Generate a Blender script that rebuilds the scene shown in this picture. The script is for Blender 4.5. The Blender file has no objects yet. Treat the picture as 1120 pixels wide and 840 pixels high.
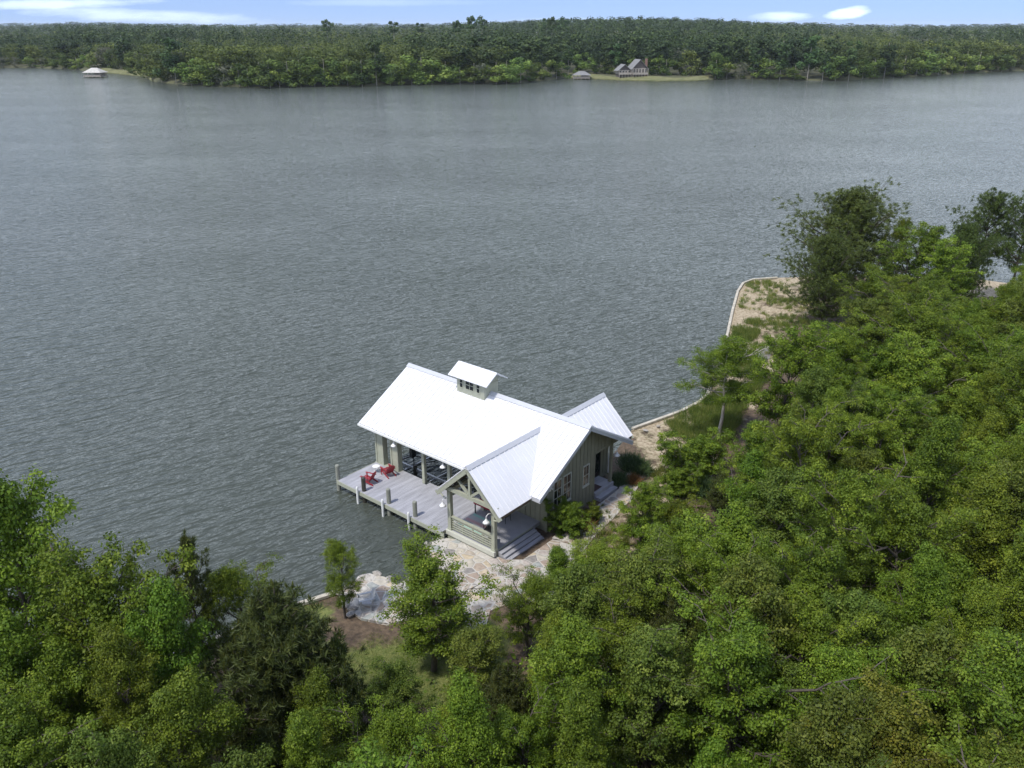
import bpy, bmesh, math, random
import numpy as np
from mathutils import Vector, Matrix, geometry
R = math.radians
sc = bpy.context.scene
COL = sc.collection

# ---------------------------------------------------------------- camera
F_PX, HC, YH = 925.0, 30.0, 28.0
PITCH = math.atan((420 - YH) / F_PX)
cam = bpy.data.cameras.new('camera')
cam.sensor_width = 36.0
cam.lens = 36.0 * F_PX / 1120.0
cam.clip_start = 0.5
cam.clip_end = 30000
co = bpy.data.objects.new('camera', cam)
COL.objects.link(co)
co.location = (0, 0, HC)
co.rotation_euler = (math.pi / 2 - PITCH, 0, 0)
sc.camera = co
sc.view_settings.view_transform = 'Standard'
sc.view_settings.look = 'None'
sc.view_settings.exposure = 0.35
sc.view_settings.gamma = 1.0


def at(x, y, z):
    """world point at height z seen at photo pixel x, y (1120 wide)"""
    u, v = x - 560.0, -(y - 420.0)
    d = (u, F_PX * math.cos(PITCH) + v * math.sin(PITCH), -F_PX * math.sin(PITCH) + v * math.cos(PITCH))
    t = (z - HC) / d[2]
    return Vector((d[0] * t, d[1] * t, z))


def proj(p):
    dx, dy, dz = p[0], p[1], p[2] - HC
    dep = dy * math.cos(PITCH) - dz * math.sin(PITCH)
    up = dy * math.sin(PITCH) + dz * math.cos(PITCH)
    return 560 + F_PX * dx / dep, 420 - F_PX * up / dep


ANG = R(49.8)
AX = Vector((math.sin(ANG), -math.cos(ANG), 0))
BX = Vector((math.cos(ANG), math.sin(ANG), 0))
ORG = at(368.6, 525.7, 0.9)
ORG.z = 0
ROT = math.atan2(AX.y, AX.x)


def ab(a, b, z=0.0):
    v = ORG + AX * a + BX * b
    v.z = z
    return v


# ---------------------------------------------------------------- materials
def mat(name, color, rough=0.7, metal=0.0, var=0.0, scale=3.0, bump=0.0, bscale=20.0, spec=0.5, col2=None, stretch=None, rnd=0.0):
    m = bpy.data.materials.new(name)
    m.use_nodes = True
    nt = m.node_tree
    b = nt.nodes['Principled BSDF']
    b.inputs['Base Color'].default_value = (*color, 1)
    b.inputs['Roughness'].default_value = rough
    b.inputs['Metallic'].default_value = metal
    b.inputs['Specular IOR Level'].default_value = spec
    tc = nt.nodes.new('ShaderNodeTexCoord')
    mp = nt.nodes.new('ShaderNodeMapping')
    nt.links.new(tc.outputs['Object'], mp.inputs[0])
    if stretch:
        mp.inputs['Scale'].default_value = stretch
    if var or col2:
        n = nt.nodes.new('ShaderNodeTexNoise')
        n.inputs['Scale'].default_value = scale
        n.inputs['Detail'].default_value = 6
        n.inputs['Roughness'].default_value = 0.65
        nt.links.new(mp.outputs[0], n.inputs['Vector'])
        r = nt.nodes.new('ShaderNodeValToRGB')
        r.color_ramp.elements[0].position = 0.32
        r.color_ramp.elements[1].position = 0.68
        c2 = col2 or tuple(min(1, c * (1 + var)) for c in color)
        c1 = color if col2 else tuple(c * (1 - var) for c in color)
        r.color_ramp.elements[0].color = (*c1, 1)
        r.color_ramp.elements[1].color = (*c2, 1)
        nt.links.new(n.outputs['Fac'], r.inputs[0])
        out = r.outputs[0]
        if rnd:
            oi = nt.nodes.new('ShaderNodeObjectInfo')
            mr = nt.nodes.new('ShaderNodeMapRange')
            mr.inputs['To Min'].default_value = 1 - rnd
            mr.inputs['To Max'].default_value = 1 + rnd
            nt.links.new(oi.outputs['Random'], mr.inputs['Value'])
            hs = nt.nodes.new('ShaderNodeHueSaturation')
            nt.links.new(mr.outputs[0], hs.inputs['Value'])
            nt.links.new(out, hs.inputs['Color'])
            out = hs.outputs[0]
        nt.links.new(out, b.inputs['Base Color'])
    if bump:
        n2 = nt.nodes.new('ShaderNodeTexNoise')
        n2.inputs['Scale'].default_value = bscale
        n2.inputs['Detail'].default_value = 5
        nt.links.new(mp.outputs[0], n2.inputs['Vector'])
        bu = nt.nodes.new('ShaderNodeBump')
        bu.inputs['Strength'].default_value = 0.6
        bu.inputs['Distance'].default_value = bump
        nt.links.new(n2.outputs['Fac'], bu.inputs['Height'])
        nt.links.new(bu.outputs[0], b.inputs['Normal'])
    return m


def leaf_mat(name, dark, mid, light, rough=0.55, trans=0.26, rnd=0.25):
    """leaf colour from the leaf's own 'var' value, plus one shift per tree"""
    m = bpy.data.materials.new(name)
    m.use_nodes = True
    nt = m.node_tree
    b = nt.nodes['Principled BSDF']
    b.inputs['Roughness'].default_value = rough
    b.inputs['Specular IOR Level'].default_value = 0.2
    at_ = nt.nodes.new('ShaderNodeAttribute')
    at_.attribute_name = 'var'
    r = nt.nodes.new('ShaderNodeValToRGB')
    e = r.color_ramp.elements
    e[0].position, e[0].color = 0.0, (*dark, 1)
    e[1].position, e[1].color = 1.0, (*light, 1)
    k = e.new(0.5)
    k.color = (*mid, 1)
    nt.links.new(at_.outputs['Fac'], r.inputs[0])
    oi = nt.nodes.new('ShaderNodeObjectInfo')
    hs = nt.nodes.new('ShaderNodeHueSaturation')
    m1 = nt.nodes.new('ShaderNodeMapRange')
    m1.inputs['To Min'].default_value = 1 - rnd
    m1.inputs['To Max'].default_value = 1 + rnd
    nt.links.new(oi.outputs['Random'], m1.inputs['Value'])
    mu = nt.nodes.new('ShaderNodeMath')
    mu.operation = 'MULTIPLY'
    mu.inputs[1].default_value = 7.31
    fr = nt.nodes.new('ShaderNodeMath')
    fr.operation = 'FRACT'
    m2 = nt.nodes.new('ShaderNodeMapRange')
    m2.inputs['To Min'].default_value = 0.490
    m2.inputs['To Max'].default_value = 0.520
    nt.links.new(oi.outputs['Random'], mu.inputs[0])
    nt.links.new(mu.outputs[0], fr.inputs[0])
    nt.links.new(fr.outputs[0], m2.inputs['Value'])
    nt.links.new(m1.outputs[0], hs.inputs['Value'])
    nt.links.new(m2.outputs[0], hs.inputs['Hue'])
    nt.links.new(r.outputs[0], hs.inputs['Color'])
    nt.links.new(hs.outputs[0], b.inputs['Base Color'])
    t = nt.nodes.new('ShaderNodeBsdfTranslucent')
    nt.links.new(hs.outputs[0], t.inputs['Color'])
    mx = nt.nodes.new('ShaderNodeMixShader')
    mx.inputs[0].default_value = trans
    nt.links.new(b.outputs[0], mx.inputs[1])
    nt.links.new(t.outputs[0], mx.inputs[2])
    nt.links.new(mx.outputs[0], nt.nodes['Material Output'].inputs['Surface'])
    return m


M = {}
M['roof'] = mat('white_metal_roof', (0.69, 0.69, 0.70), rough=0.45, var=0.03, scale=0.6, spec=0.5)
M['ridge'] = mat('ridge_metal', (0.48, 0.49, 0.51), rough=0.4, var=0.04)
M['trim'] = mat('khaki_painted_wood', (0.34, 0.35, 0.265), rough=0.6, var=0.10, scale=4, bump=0.004)
M['wall'] = mat('olive_board_and_batten', (0.235, 0.232, 0.165), rough=0.7, var=0.10, scale=1.5, bump=0.004)
M['cupola'] = mat('pale_khaki_siding', (0.33, 0.34, 0.27), rough=0.65, var=0.06)
M['deck'] = mat('weathered_deck_boards', (0.34, 0.34, 0.355), rough=0.75, var=0.22, scale=1.4, bump=0.004, stretch=(2.2, 0.35, 1))
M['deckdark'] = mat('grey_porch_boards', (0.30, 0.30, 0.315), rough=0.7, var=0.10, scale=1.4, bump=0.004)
M['gapshade'] = mat('tread_gap_shade', (0.11, 0.112, 0.12), rough=0.7, var=0.1)  # dark colour stands in for shade in the gaps under the treads
M['soffit'] = mat('brown_soffit_boards', (0.10, 0.075, 0.05), rough=0.7, var=0.25, scale=3, stretch=(0.4, 5, 1))
M['glass'] = mat('window_glass', (0.015, 0.018, 0.02), rough=0.06, spec=0.8)
M['frame'] = mat('cream_window_frame', (0.50, 0.50, 0.42), rough=0.5, var=0.04)
M['door'] = mat('dark_door', (0.03, 0.026, 0.022), rough=0.35, var=0.2)
M['lamp'] = mat('white_enamel', (0.82, 0.82, 0.80), rough=0.3)
M['black'] = mat('black_metal', (0.018, 0.018, 0.02), rough=0.45, var=0.2)
M['alu'] = mat('grey_aluminium', (0.42, 0.43, 0.44), rough=0.4, metal=0.6, var=0.1)
M['red'] = mat('red_painted_wood', (0.27, 0.018, 0.026), rough=0.5, var=0.12, scale=6)
M['redfab'] = mat('crimson_cloth', (0.34, 0.012, 0.04), rough=0.8, var=0.12, scale=6)
M['greychair'] = mat('grey_painted_wood', (0.50, 0.50, 0.49), rough=0.6, var=0.1, scale=6)
M['pile'] = mat('weathered_pile', (0.24, 0.245, 0.20), rough=0.85, var=0.25, scale=5, stretch=(4, 4, 0.6), bump=0.01)
M['darkpile'] = mat('wet_dark_timber', (0.05, 0.045, 0.035), rough=0.6, var=0.3, scale=5)
M['white'] = mat('white_plastic', (0.74, 0.74, 0.70), rough=0.45, var=0.05)
M['conc'] = mat('cream_concrete', (0.46, 0.42, 0.335), rough=0.85, var=0.28, scale=2.5, bump=0.01)
M['rock'] = mat('limestone', (0.22, 0.20, 0.17), rough=0.9, var=0.3, scale=3, bump=0.05, bscale=5, col2=(0.44, 0.41, 0.36), rnd=0.25)
M['bark'] = mat('grey_brown_bark', (0.09, 0.075, 0.058), rough=0.9, var=0.35, scale=4, stretch=(5, 5, 0.8), bump=0.02, bscale=12)
M['palebark'] = mat('pale_bark', (0.36, 0.33, 0.28), rough=0.85, var=0.3, scale=5, stretch=(3, 3, 1), bump=0.01)
M['leafA'] = leaf_mat('broadleaf_foliage', (0.058, 0.092, 0.009), (0.125, 0.172, 0.014), (0.245, 0.290, 0.027))
M['leafB'] = leaf_mat('fresh_green_foliage', (0.058, 0.105, 0.009), (0.118, 0.180, 0.014), (0.220, 0.280, 0.028), rnd=0.15)
M['leafC'] = leaf_mat('olive_foliage', (0.050, 0.078, 0.012), (0.112, 0.148, 0.020), (0.225, 0.255, 0.040), rnd=0.2)
M['leafY'] = leaf_mat('golden_tipped_foliage', (0.065, 0.09, 0.012), (0.135, 0.160, 0.020), (0.270, 0.260, 0.035), rnd=0.1)
M['needle'] = leaf_mat('pine_needles', (0.034, 0.048, 0.011), (0.066, 0.084, 0.018), (0.165, 0.170, 0.036), trans=0.12, rnd=0.2)
M['needleD'] = leaf_mat('dark_pine_needles', (0.042, 0.064, 0.014), (0.080, 0.108, 0.022), (0.150, 0.175, 0.038), trans=0.10, rnd=0.15)
M['far1'] = leaf_mat('far_broadleaf', (0.060, 0.095, 0.020), (0.130, 0.180, 0.034), (0.240, 0.295, 0.060), trans=0.2, rnd=0.45)
M['far2'] = leaf_mat('far_pine', (0.030, 0.056, 0.018), (0.058, 0.098, 0.028), (0.105, 0.155, 0.044), trans=0.1, rnd=0.3)
M['far3'] = leaf_mat('far_grey_tree', (0.075, 0.085, 0.055), (0.12, 0.13, 0.08), (0.18, 0.18, 0.12), trans=0.1, rnd=0.2)
M['grass'] = leaf_mat('grass_blades', (0.075, 0.115, 0.020), (0.15, 0.19, 0.036), (0.30, 0.28, 0.08), trans=0.25, rnd=0.1)
M['sedge'] = leaf_mat('bluish_grass_blades', (0.03, 0.062, 0.022), (0.055, 0.095, 0.032), (0.10, 0.14, 0.05), trans=0.2, rnd=0.1)
M['rust'] = leaf_mat('rusty_groundcover', (0.10, 0.05, 0.02), (0.20, 0.085, 0.03), (0.30, 0.16, 0.05), trans=0.1, rnd=0.1)
M['rustmetal'] = mat('brown_doormat', (0.075, 0.045, 0.04), rough=0.95, var=0.2, scale=10)
M['farroof'] = mat('pale_far_roof', (0.46, 0.44, 0.39), rough=0.7, var=0.12, scale=0.8)
M['farroof2'] = mat('grey_shingle_roof', (0.20, 0.20, 0.195), rough=0.85, var=0.2, scale=1)
M['farwall'] = mat('brown_board_wall', (0.11, 0.092, 0.082), rough=0.85, var=0.2, scale=1)
M['farwall2'] = mat('tan_porch_wall', (0.33, 0.295, 0.25), rough=0.85, var=0.15, scale=1)
M['brick'] = mat('brick_chimney', (0.22, 0.13, 0.10), rough=0.9, var=0.25, scale=3)


def rug_mat():
    m = mat('striped_rug', (0.4, 0.5, 0.45), rough=0.95)
    nt = m.node_tree
    tc = nt.nodes.new('ShaderNodeTexCoord')
    sx = nt.nodes.new('ShaderNodeSeparateXYZ')
    r = nt.nodes.new('ShaderNodeValToRGB')
    r.color_ramp.interpolation = 'CONSTANT'
    cols = [(0.30, 0.52, 0.44), (0.42, 0.44, 0.42), (0.55, 0.36, 0.34), (0.44, 0.45, 0.43), (0.30, 0.52, 0.44)]
    e = r.color_ramp.elements
    e[0].position, e[0].color = 0, (*cols[0], 1)
    e[1].position, e[1].color = 0.2, (*cols[1], 1)
    for i, p in ((2, 0.42), (3, 0.6), (4, 0.85)):
        k = e.new(p)
        k.color = (*cols[i], 1)
    nt.links.new(tc.outputs['Generated'], sx.inputs[0])
    nt.links.new(sx.outputs['Y'], r.inputs[0])
    nt.links.new(r.outputs[0], nt.nodes['Principled BSDF'].inputs['Base Color'])
    return m


M['rug'] = rug_mat()


def patio_mat():
    m = mat('flagstone', (0.4, 0.35, 0.3), rough=0.85)
    nt = m.node_tree
    b = nt.nodes['Principled BSDF']
    tc = nt.nodes.new('ShaderNodeTexCoord')
    nz = nt.nodes.new('ShaderNodeTexNoise')
    nz.inputs['Scale'].default_value = 1.3
    mxv = nt.nodes.new('ShaderNodeMixRGB')
    mxv.inputs[0].default_value = 0.16
    nt.links.new(tc.outputs['Object'], nz.inputs['Vector'])
    nt.links.new(tc.outputs['Object'], mxv.inputs[1])
    nt.links.new(nz.outputs['Color'], mxv.inputs[2])
    v1 = nt.nodes.new('ShaderNodeTexVoronoi')
    v1.inputs['Scale'].default_value = 1.9
    v2 = nt.nodes.new('ShaderNodeTexVoronoi')
    v2.feature = 'DISTANCE_TO_EDGE'
    v2.inputs['Scale'].default_value = 1.9
    for v in (v1, v2):
        nt.links.new(mxv.outputs[0], v.inputs['Vector'])
    sx = nt.nodes.new('ShaderNodeSeparateColor')
    nt.links.new(v1.outputs['Color'], sx.inputs[0])
    r = nt.nodes.new('ShaderNodeValToRGB')
    r.color_ramp.interpolation = 'CONSTANT'
    cols = [(0.38, 0.325, 0.255), (0.25, 0.23, 0.205), (0.44, 0.40, 0.32), (0.36, 0.29, 0.22), (0.40, 0.35, 0.30), (0.33, 0.26, 0.20), (0.47, 0.44, 0.38), (0.31, 0.32, 0.29), (0.46, 0.38, 0.26)]
    e = r.color_ramp.elements
    e[0].position, e[0].color = 0, (*cols[0], 1)
    e[1].position, e[1].color = 1 / 9, (*cols[1], 1)
    for i in range(2, 9):
        k = e.new(i / 9)
        k.color = (*cols[i], 1)
    nt.links.new(sx.outputs[0], r.inputs[0])
    # blotches
    n3 = nt.nodes.new('ShaderNodeTexNoise')
    n3.inputs['Scale'].default_value = 4
    n3.inputs['Detail'].default_value = 6
    nt.links.new(tc.outputs['Object'], n3.inputs['Vector'])
    ov = nt.nodes.new('ShaderNodeMixRGB')
    ov.blend_type = 'OVERLAY'
    ov.inputs[0].default_value = 0.55
    nt.links.new(r.outputs[0], ov.inputs[1])
    nt.links.new(n3.outputs['Fac'], ov.inputs[2])
    st = nt.nodes.new('ShaderNodeMapRange')
    st.inputs['From Min'].default_value = 0.03
    st.inputs['From Max'].default_value = 0.09
    nt.links.new(v2.outputs['Distance'], st.inputs['Value'])
    mx = nt.nodes.new('ShaderNodeMixRGB')
    mx.inputs[1].default_value = (0.47, 0.44, 0.38, 1)
    nt.links.new(st.outputs[0], mx.inputs[0])
    nt.links.new(ov.outputs[0], mx.inputs[2])
    nt.links.new(mx.outputs[0], b.inputs['Base Color'])
    bu = nt.nodes.new('ShaderNodeBump')
    bu.inputs['Distance'].default_value = 0.03
    nt.links.new(st.outputs[0], bu.inputs['Height'])
    nt.links.new(bu.outputs[0], b.inputs['Normal'])
    return m


M['patio'] = patio_mat()


def ground_mat(name='near_ground'):
    m = mat(name, (0.1, 0.08, 0.05), rough=0.95)
    nt = m.node_tree
    b = nt.nodes['Principled BSDF']
    tc = nt.nodes.new('ShaderNodeTexCoord')

    def noise(s, d=6):
        n = nt.nodes.new('ShaderNodeTexNoise')
        n.inputs['Scale'].default_value = s
        n.inputs['Detail'].default_value = d
        n.inputs['Roughness'].default_value = 0.65
        nt.links.new(tc.outputs['Object'], n.inputs['Vector'])
        return n

    def ramp(src, c1, c2, p1=0.35, p2=0.65):
        r = nt.nodes.new('ShaderNodeValToRGB')
        r.color_ramp.elements[0].position = p1
        r.color_ramp.elements[1].position = p2
        r.color_ramp.elements[0].color = (*c1, 1)
        r.color_ramp.elements[1].color = (*c2, 1)
        nt.links.new(src, r.inputs[0])
        return r.outputs[0]
    n1 = noise(0.9)
    n2 = noise(3.5)
    mulch = ramp(n2.outputs['Fac'], (0.060, 0.042, 0.026), (0.150, 0.105, 0.065))
    sand = ramp(n2.outputs['Fac'], (0.22, 0.165, 0.095), (0.50, 0.42, 0.29))
    lawn = ramp(n2.outputs['Fac'], (0.095, 0.125, 0.028), (0.200, 0.210, 0.060))

    def weight(attr, wobble):
        a = nt.nodes.new('ShaderNodeAttribute')
        a.attribute_name = attr
        s = nt.nodes.new('ShaderNodeMath')
        s.operation = 'SUBTRACT'
        nt.links.new(n1.outputs['Fac'], s.inputs[0])
        s.inputs[1].default_value = 0.5
        k = nt.nodes.new('ShaderNodeMath')
        k.operation = 'MULTIPLY_ADD'
        nt.links.new(s.outputs[0], k.inputs[0])
        k.inputs[1].default_value = wobble
        nt.links.new(a.outputs['Fac'], k.inputs[2])
        mr = nt.nodes.new('ShaderNodeMapRange')
        mr.inputs['From Min'].default_value = 0.35
        mr.inputs['From Max'].default_value = 0.65
        nt.links.new(k.outputs[0], mr.inputs['Value'])
        return mr.outputs[0]
    x1 = nt.nodes.new('ShaderNodeMixRGB')
    nt.links.new(weight('lawn', 1.6), x1.inputs[0])
    nt.links.new(mulch, x1.inputs[1])
    nt.links.new(lawn, x1.inputs[2])
    x2 = nt.nodes.new('ShaderNodeMixRGB')
    nt.links.new(weight('sand', 2.2), x2.inputs[0])
    nt.links.new(x1.outputs[0], x2.inputs[1])
    nt.links.new(sand, x2.inputs[2])
    nt.links.new(x2.outputs[0], b.inputs['Base Color'])
    bu = nt.nodes.new('ShaderNodeBump')
    bu.inputs['Distance'].default_value = 0.08
    nt.links.new(n2.outputs['Fac'], bu.inputs['Height'])
    nt.links.new(bu.outputs[0], b.inputs['Normal'])
    return m


M['ground'] = ground_mat()


def water_mat(name, base, amp, rough):
    m = bpy.data.materials.new(name)
    m.use_nodes = True
    nt = m.node_tree
    b = nt.nodes['Principled BSDF']
    b.inputs['Roughness'].default_value = rough
    b.inputs['IOR'].default_value = 1.333
    tc = nt.nodes.new('ShaderNodeTexCoord')
    big = nt.nodes.new('ShaderNodeTexNoise')
    big.inputs['Scale'].default_value = 0.012
    big.inputs['Detail'].default_value = 3
    nt.links.new(tc.outputs['Object'], big.inputs['Vector'])
    r = nt.nodes.new('ShaderNodeValToRGB')
    r.color_ramp.elements[0].position = 0.3
    r.color_ramp.elements[1].position = 0.7
    r.color_ramp.elements[0].color = (*base, 1)
    r.color_ramp.elements[1].color = (base[0] * 1.15, base[1] * 1.2, base[2] * 1.2, 1)
    nt.links.new(big.outputs['Fac'], r.inputs[0])
    nt.links.new(r.outputs[0], b.inputs['Base Color'])
    total = None
    # sets of ripples: (crest direction, scale along, scale across, height)
    for ang, sa, sx, h, det in ((36, 0.50, 1.7, 0.80, 2), (24, 0.26, 0.85, 0.75, 2), (52, 1.0, 3.0, 0.30, 3), (-12, 0.5, 1.5, 0.30, 2)):
        mp = nt.nodes.new('ShaderNodeMapping')
        mp.vector_type = 'TEXTURE'
        mp.inputs['Rotation'].default_value = (0, 0, R(ang))
        mp.inputs['Scale'].default_value = (1 / sa, 1 / sx, 1)
        nt.links.new(tc.outputs['Object'], mp.inputs[0])
        n = nt.nodes.new('ShaderNodeTexNoise')
        n.inputs['Scale'].default_value = 1
        n.inputs['Detail'].default_value = det
        n.inputs['Distortion'].default_value = 0.4
        nt.links.new(mp.outputs[0], n.inputs['Vector'])
        mu = nt.nodes.new('ShaderNodeMath')
        mu.operation = 'MULTIPLY_ADD'
        nt.links.new(n.outputs['Fac'], mu.inputs[0])
        mu.inputs[1].default_value = h
        if total is None:
            mu.inputs[2].default_value = 0
        else:
            nt.links.new(total, mu.inputs[2])
        total = mu.outputs[0]
    # gust patches: calmer and rougher water
    mp = nt.nodes.new('ShaderNodeMapping')
    mp.inputs['Scale'].default_value = (0.018, 0.035, 1)
    nt.links.new(tc.outputs['Object'], mp.inputs[0])
    g = nt.nodes.new('ShaderNodeTexNoise')
    g.inputs['Scale'].default_value = 1
    g.inputs['Detail'].default_value = 3
    nt.links.new(mp.outputs[0], g.inputs['Vector'])
    gr = nt.nodes.new('ShaderNodeMapRange')
    gr.inputs['From Min'].default_value = 0.3
    gr.inputs['From Max'].default_value = 0.7
    gr.inputs['To Min'].default_value = 0.75
    gr.inputs['To Max'].default_value = 1.15
    nt.links.new(g.outputs['Fac'], gr.inputs['Value'])
    bu = nt.nodes.new('ShaderNodeBump')
    bu.inputs['Distance'].default_value = amp
    nt.links.new(gr.outputs[0], bu.inputs['Strength'])
    nt.links.new(total, bu.inputs['Height'])
    nt.links.new(bu.outputs[0], b.inputs['Normal'])
    return m


M['water'] = water_mat('lake_water', (0.060, 0.068, 0.055), 0.46, 0.13)
M['puddle'] = mat('still_puddle', (0.20, 0.18, 0.16), rough=0.04, var=0.05)


# ---------------------------------------------------------------- mesh helpers
class MB:
    def __init__(self):
        self.v, self.f, self.mi = [], [], []
        self.cur = 0

    def add(self, vs, fs):
        k = len(self.v)
        self.v += [tuple(p) for p in vs]
        for f in fs:
            self.f.append([i + k for i in f])
            self.mi.append(self.cur)
        return self

    def box(self, x0, x1, y0, y1, z0, z1):
        return self.add([(x0, y0, z0), (x1, y0, z0), (x1, y1, z0), (x0, y1, z0), (x0, y0, z1), (x1, y0, z1), (x1, y1, z1), (x0, y1, z1)],
                        [(0, 3, 2, 1), (4, 5, 6, 7), (0, 1, 5, 4), (1, 2, 6, 5), (2, 3, 7, 6), (3, 0, 4, 7)])

    def bar(self, p, q, w, h, up=(0, 0, 1)):
        p, q = Vector(p), Vector(q)
        d = (q - p).normalized()
        s = d.cross(Vector(up))
        if s.length < 1e-4:
            s = d.cross(Vector((1, 0, 0)))
        s.normalize()
        u = s.cross(d)
        vs = []
        for c in (p, q):
            for i, j in ((-1, -1), (1, -1), (1, 1), (-1, 1)):
                vs.append(c + s * (w / 2 * i) + u * (h / 2 * j))
        return self.add(vs, [(0, 1, 2, 3), (7, 6, 5, 4), (0, 4, 5, 1), (1, 5, 6, 2), (2, 6, 7, 3), (3, 7, 4, 0)])

    def tube(self, pts, rads, n=8, cap=True):
        pts = [Vector(p) for p in pts]
        k = []
        vs = []
        for i, p in enumerate(pts):
            d = (pts[min(i + 1, len(pts) - 1)] - pts[max(i - 1, 0)]).normalized()
            s = d.cross(Vector((0.13, 0.2, 1)) if abs(d.z) < 0.97 else Vector((1, 0, 0))).normalized()
            u = s.cross(d)
            for j in range(n):
                t = 2 * math.pi * j / n
                vs.append(p + (s * math.cos(t) + u * math.sin(t)) * rads[i])
        fs = []
        for i in range(len(pts) - 1):
            for j in range(n):
                a, b_ = i * n + j, i * n + (j + 1) % n
                fs.append((a, b_, b_ + n, a + n))
        if cap:
            fs.append(tuple(range(n))[::-1])
            fs.append(tuple((len(pts) - 1) * n + j for j in range(n)))
        return self.add(vs, fs)

    def prism(self, poly, vec):
        """poly: list of 3D points, extruded by vec"""
        n = len(poly)
        vec = Vector(vec)
        vs = [Vector(p) for p in poly] + [Vector(p) + vec for p in poly]
        fs = [tuple(range(n))[::-1], tuple(range(n, 2 * n))]
        for i in range(n):
            j = (i + 1) % n
            fs.append((i, j, j + n, i + n))
        return self.add(vs, fs)

    def build(self, name, m, parent=None, bevel=0.0, smooth=False):
        me = bpy.data.meshes.new(name)
        me.from_pydata(self.v, [], self.f)
        ms = m if isinstance(m, (list, tuple)) else [m]
        for x in ms:
            me.materials.append(x)
        if len(ms) > 1:
            me.polygons.foreach_set('material_index', self.mi)
        me.validate()
        bm = bmesh.new()
        bm.from_mesh(me)
        bmesh.ops.recalc_face_normals(bm, faces=bm.faces)
        if bevel:
            bmesh.ops.bevel(bm, geom=[e for e in bm.edges if e.calc_face_angle(0) > 0.6], offset=bevel, segments=1, affect='EDGES')
        bm.to_mesh(me)
        bm.free()
        if smooth:
            for p in me.polygons:
                p.use_smooth = True
        o = bpy.data.objects.new(name, me)
        COL.objects.link(o)
        if parent:
            o.parent = parent
        return o


def tag(o, label=None, cat=None, group=None, kind=None):
    if label:
        o['label'] = label
    if cat:
        o['category'] = cat
    if group:
        o['group'] = group
    if kind:
        o['kind'] = kind
    return o


def empty(name, loc=(0, 0, 0), rz=0.0):
    o = bpy.data.objects.new(name, None)
    COL.objects.link(o)
    o.location = loc
    o.rotation_euler = (0, 0, rz)
    o.empty_display_size = 0.3
    return o


def copy_tree(o, parent=None):
    c = o.copy()
    COL.objects.link(c)
    if parent is not None:
        c.parent = parent
    for ch in [x for x in KIDS.get(o.name, [])]:
        copy_tree(ch, c)
    return c


KIDS = {}


def index_kids(root):
    stack = [root]
    while stack:
        r = stack.pop()
        ks = list(r.children)
        KIDS[r.name] = ks
        stack += ks


def np_mesh(name, verts, faces4, var=None, m=None, smooth=False):
    """verts (n,3), faces4 (k,4) arrays; var per vertex"""
    me = bpy.data.meshes.new(name)
    nv, nf = len(verts), len(faces4)
    me.vertices.add(nv)
    me.vertices.foreach_set('co', np.asarray(verts, np.float32).ravel())
    me.loops.add(nf * 4)
    me.loops.foreach_set('vertex_index', np.asarray(faces4, np.int32).ravel())
    me.polygons.add(nf)
    me.polygons.foreach_set('loop_start', np.arange(nf, dtype=np.int32) * 4)
    me.polygons.foreach_set('loop_total', np.full(nf, 4, np.int32))
    if var is not None:
        a = me.attributes.new('var', 'FLOAT', 'POINT')
        a.data.foreach_set('value', np.asarray(var, np.float32))
    if smooth:
        me.polygons.foreach_set('use_smooth', np.ones(nf, bool))
    if m:
        me.materials.append(m)
    me.update(calc_edges=True)
    return me


# ---------------------------------------------------------------- world and sun
SUN_EL = R(60)
SUN_DIR = Vector((-0.72, -0.70, 0)).normalized()      # towards the sun, on the ground plane
SUN_AZ = math.atan2(SUN_DIR.x, SUN_DIR.y)
sun = bpy.data.lights.new('sun', 'SUN')
sun.energy = 2.9
sun.angle = R(4.5)
sun.color = (1.0, 0.965, 0.91)
so = bpy.data.objects.new('sun', sun)
COL.objects.link(so)
sd = Vector((SUN_DIR.x * math.cos(SUN_EL), SUN_DIR.y * math.cos(SUN_EL), math.sin(SUN_EL)))
so.rotation_euler = (-sd).to_track_quat('-Z', 'Y').to_euler()
so.location = (-40, -30, 80)

w = bpy.data.worlds.new('World')
sc.world = w
w.use_nodes = True
nt = w.node_tree
bg = nt.nodes['Background']
sky = nt.nodes.new('ShaderNodeTexSky')
sky.sky_type = 'NISHITA'
sky.sun_disc = False
sky.sun_elevation = SUN_EL
sky.sun_rotation = SUN_AZ
sky.air_density = 1.0
sky.dust_density = 1.0
tc = nt.nodes.new('ShaderNodeTexCoord')
sep = nt.nodes.new('ShaderNodeSeparateXYZ')
nt.links.new(tc.outputs['Generated'], sep.inputs[0])
mz = nt.nodes.new('ShaderNodeMath')
mz.operation = 'ABSOLUTE'
nt.links.new(sep.outputs['Z'], mz.inputs[0])
mz2 = nt.nodes.new('ShaderNodeMath')
mz2.operation = 'MULTIPLY_ADD'
mz2.inputs[1].default_value = 0.9
mz2.inputs[2].default_value = 0.12
nt.links.new(mz.outputs[0], mz2.inputs[0])
cmb = nt.nodes.new('ShaderNodeCombineXYZ')
nt.links.new(sep.outputs['X'], cmb.inputs[0])
nt.links.new(sep.outputs['Y'], cmb.inputs[1])
nt.links.new(mz2.outputs[0], cmb.inputs[2])
nt.links.new(cmb.outputs[0], sky.inputs['Vector'])
bg.inputs['Strength'].default_value = 0.15


def wnode(op, a, b=None, c=None):
    n = nt.nodes.new('ShaderNodeMath')
    n.operation = op
    for i, x in enumerate((a, b, c)):
        if x is None:
            continue
        if isinstance(x, (int, float)):
            n.inputs[i].default_value = x
        else:
            nt.links.new(x, n.inputs[i])
    return n.outputs[0]


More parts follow.
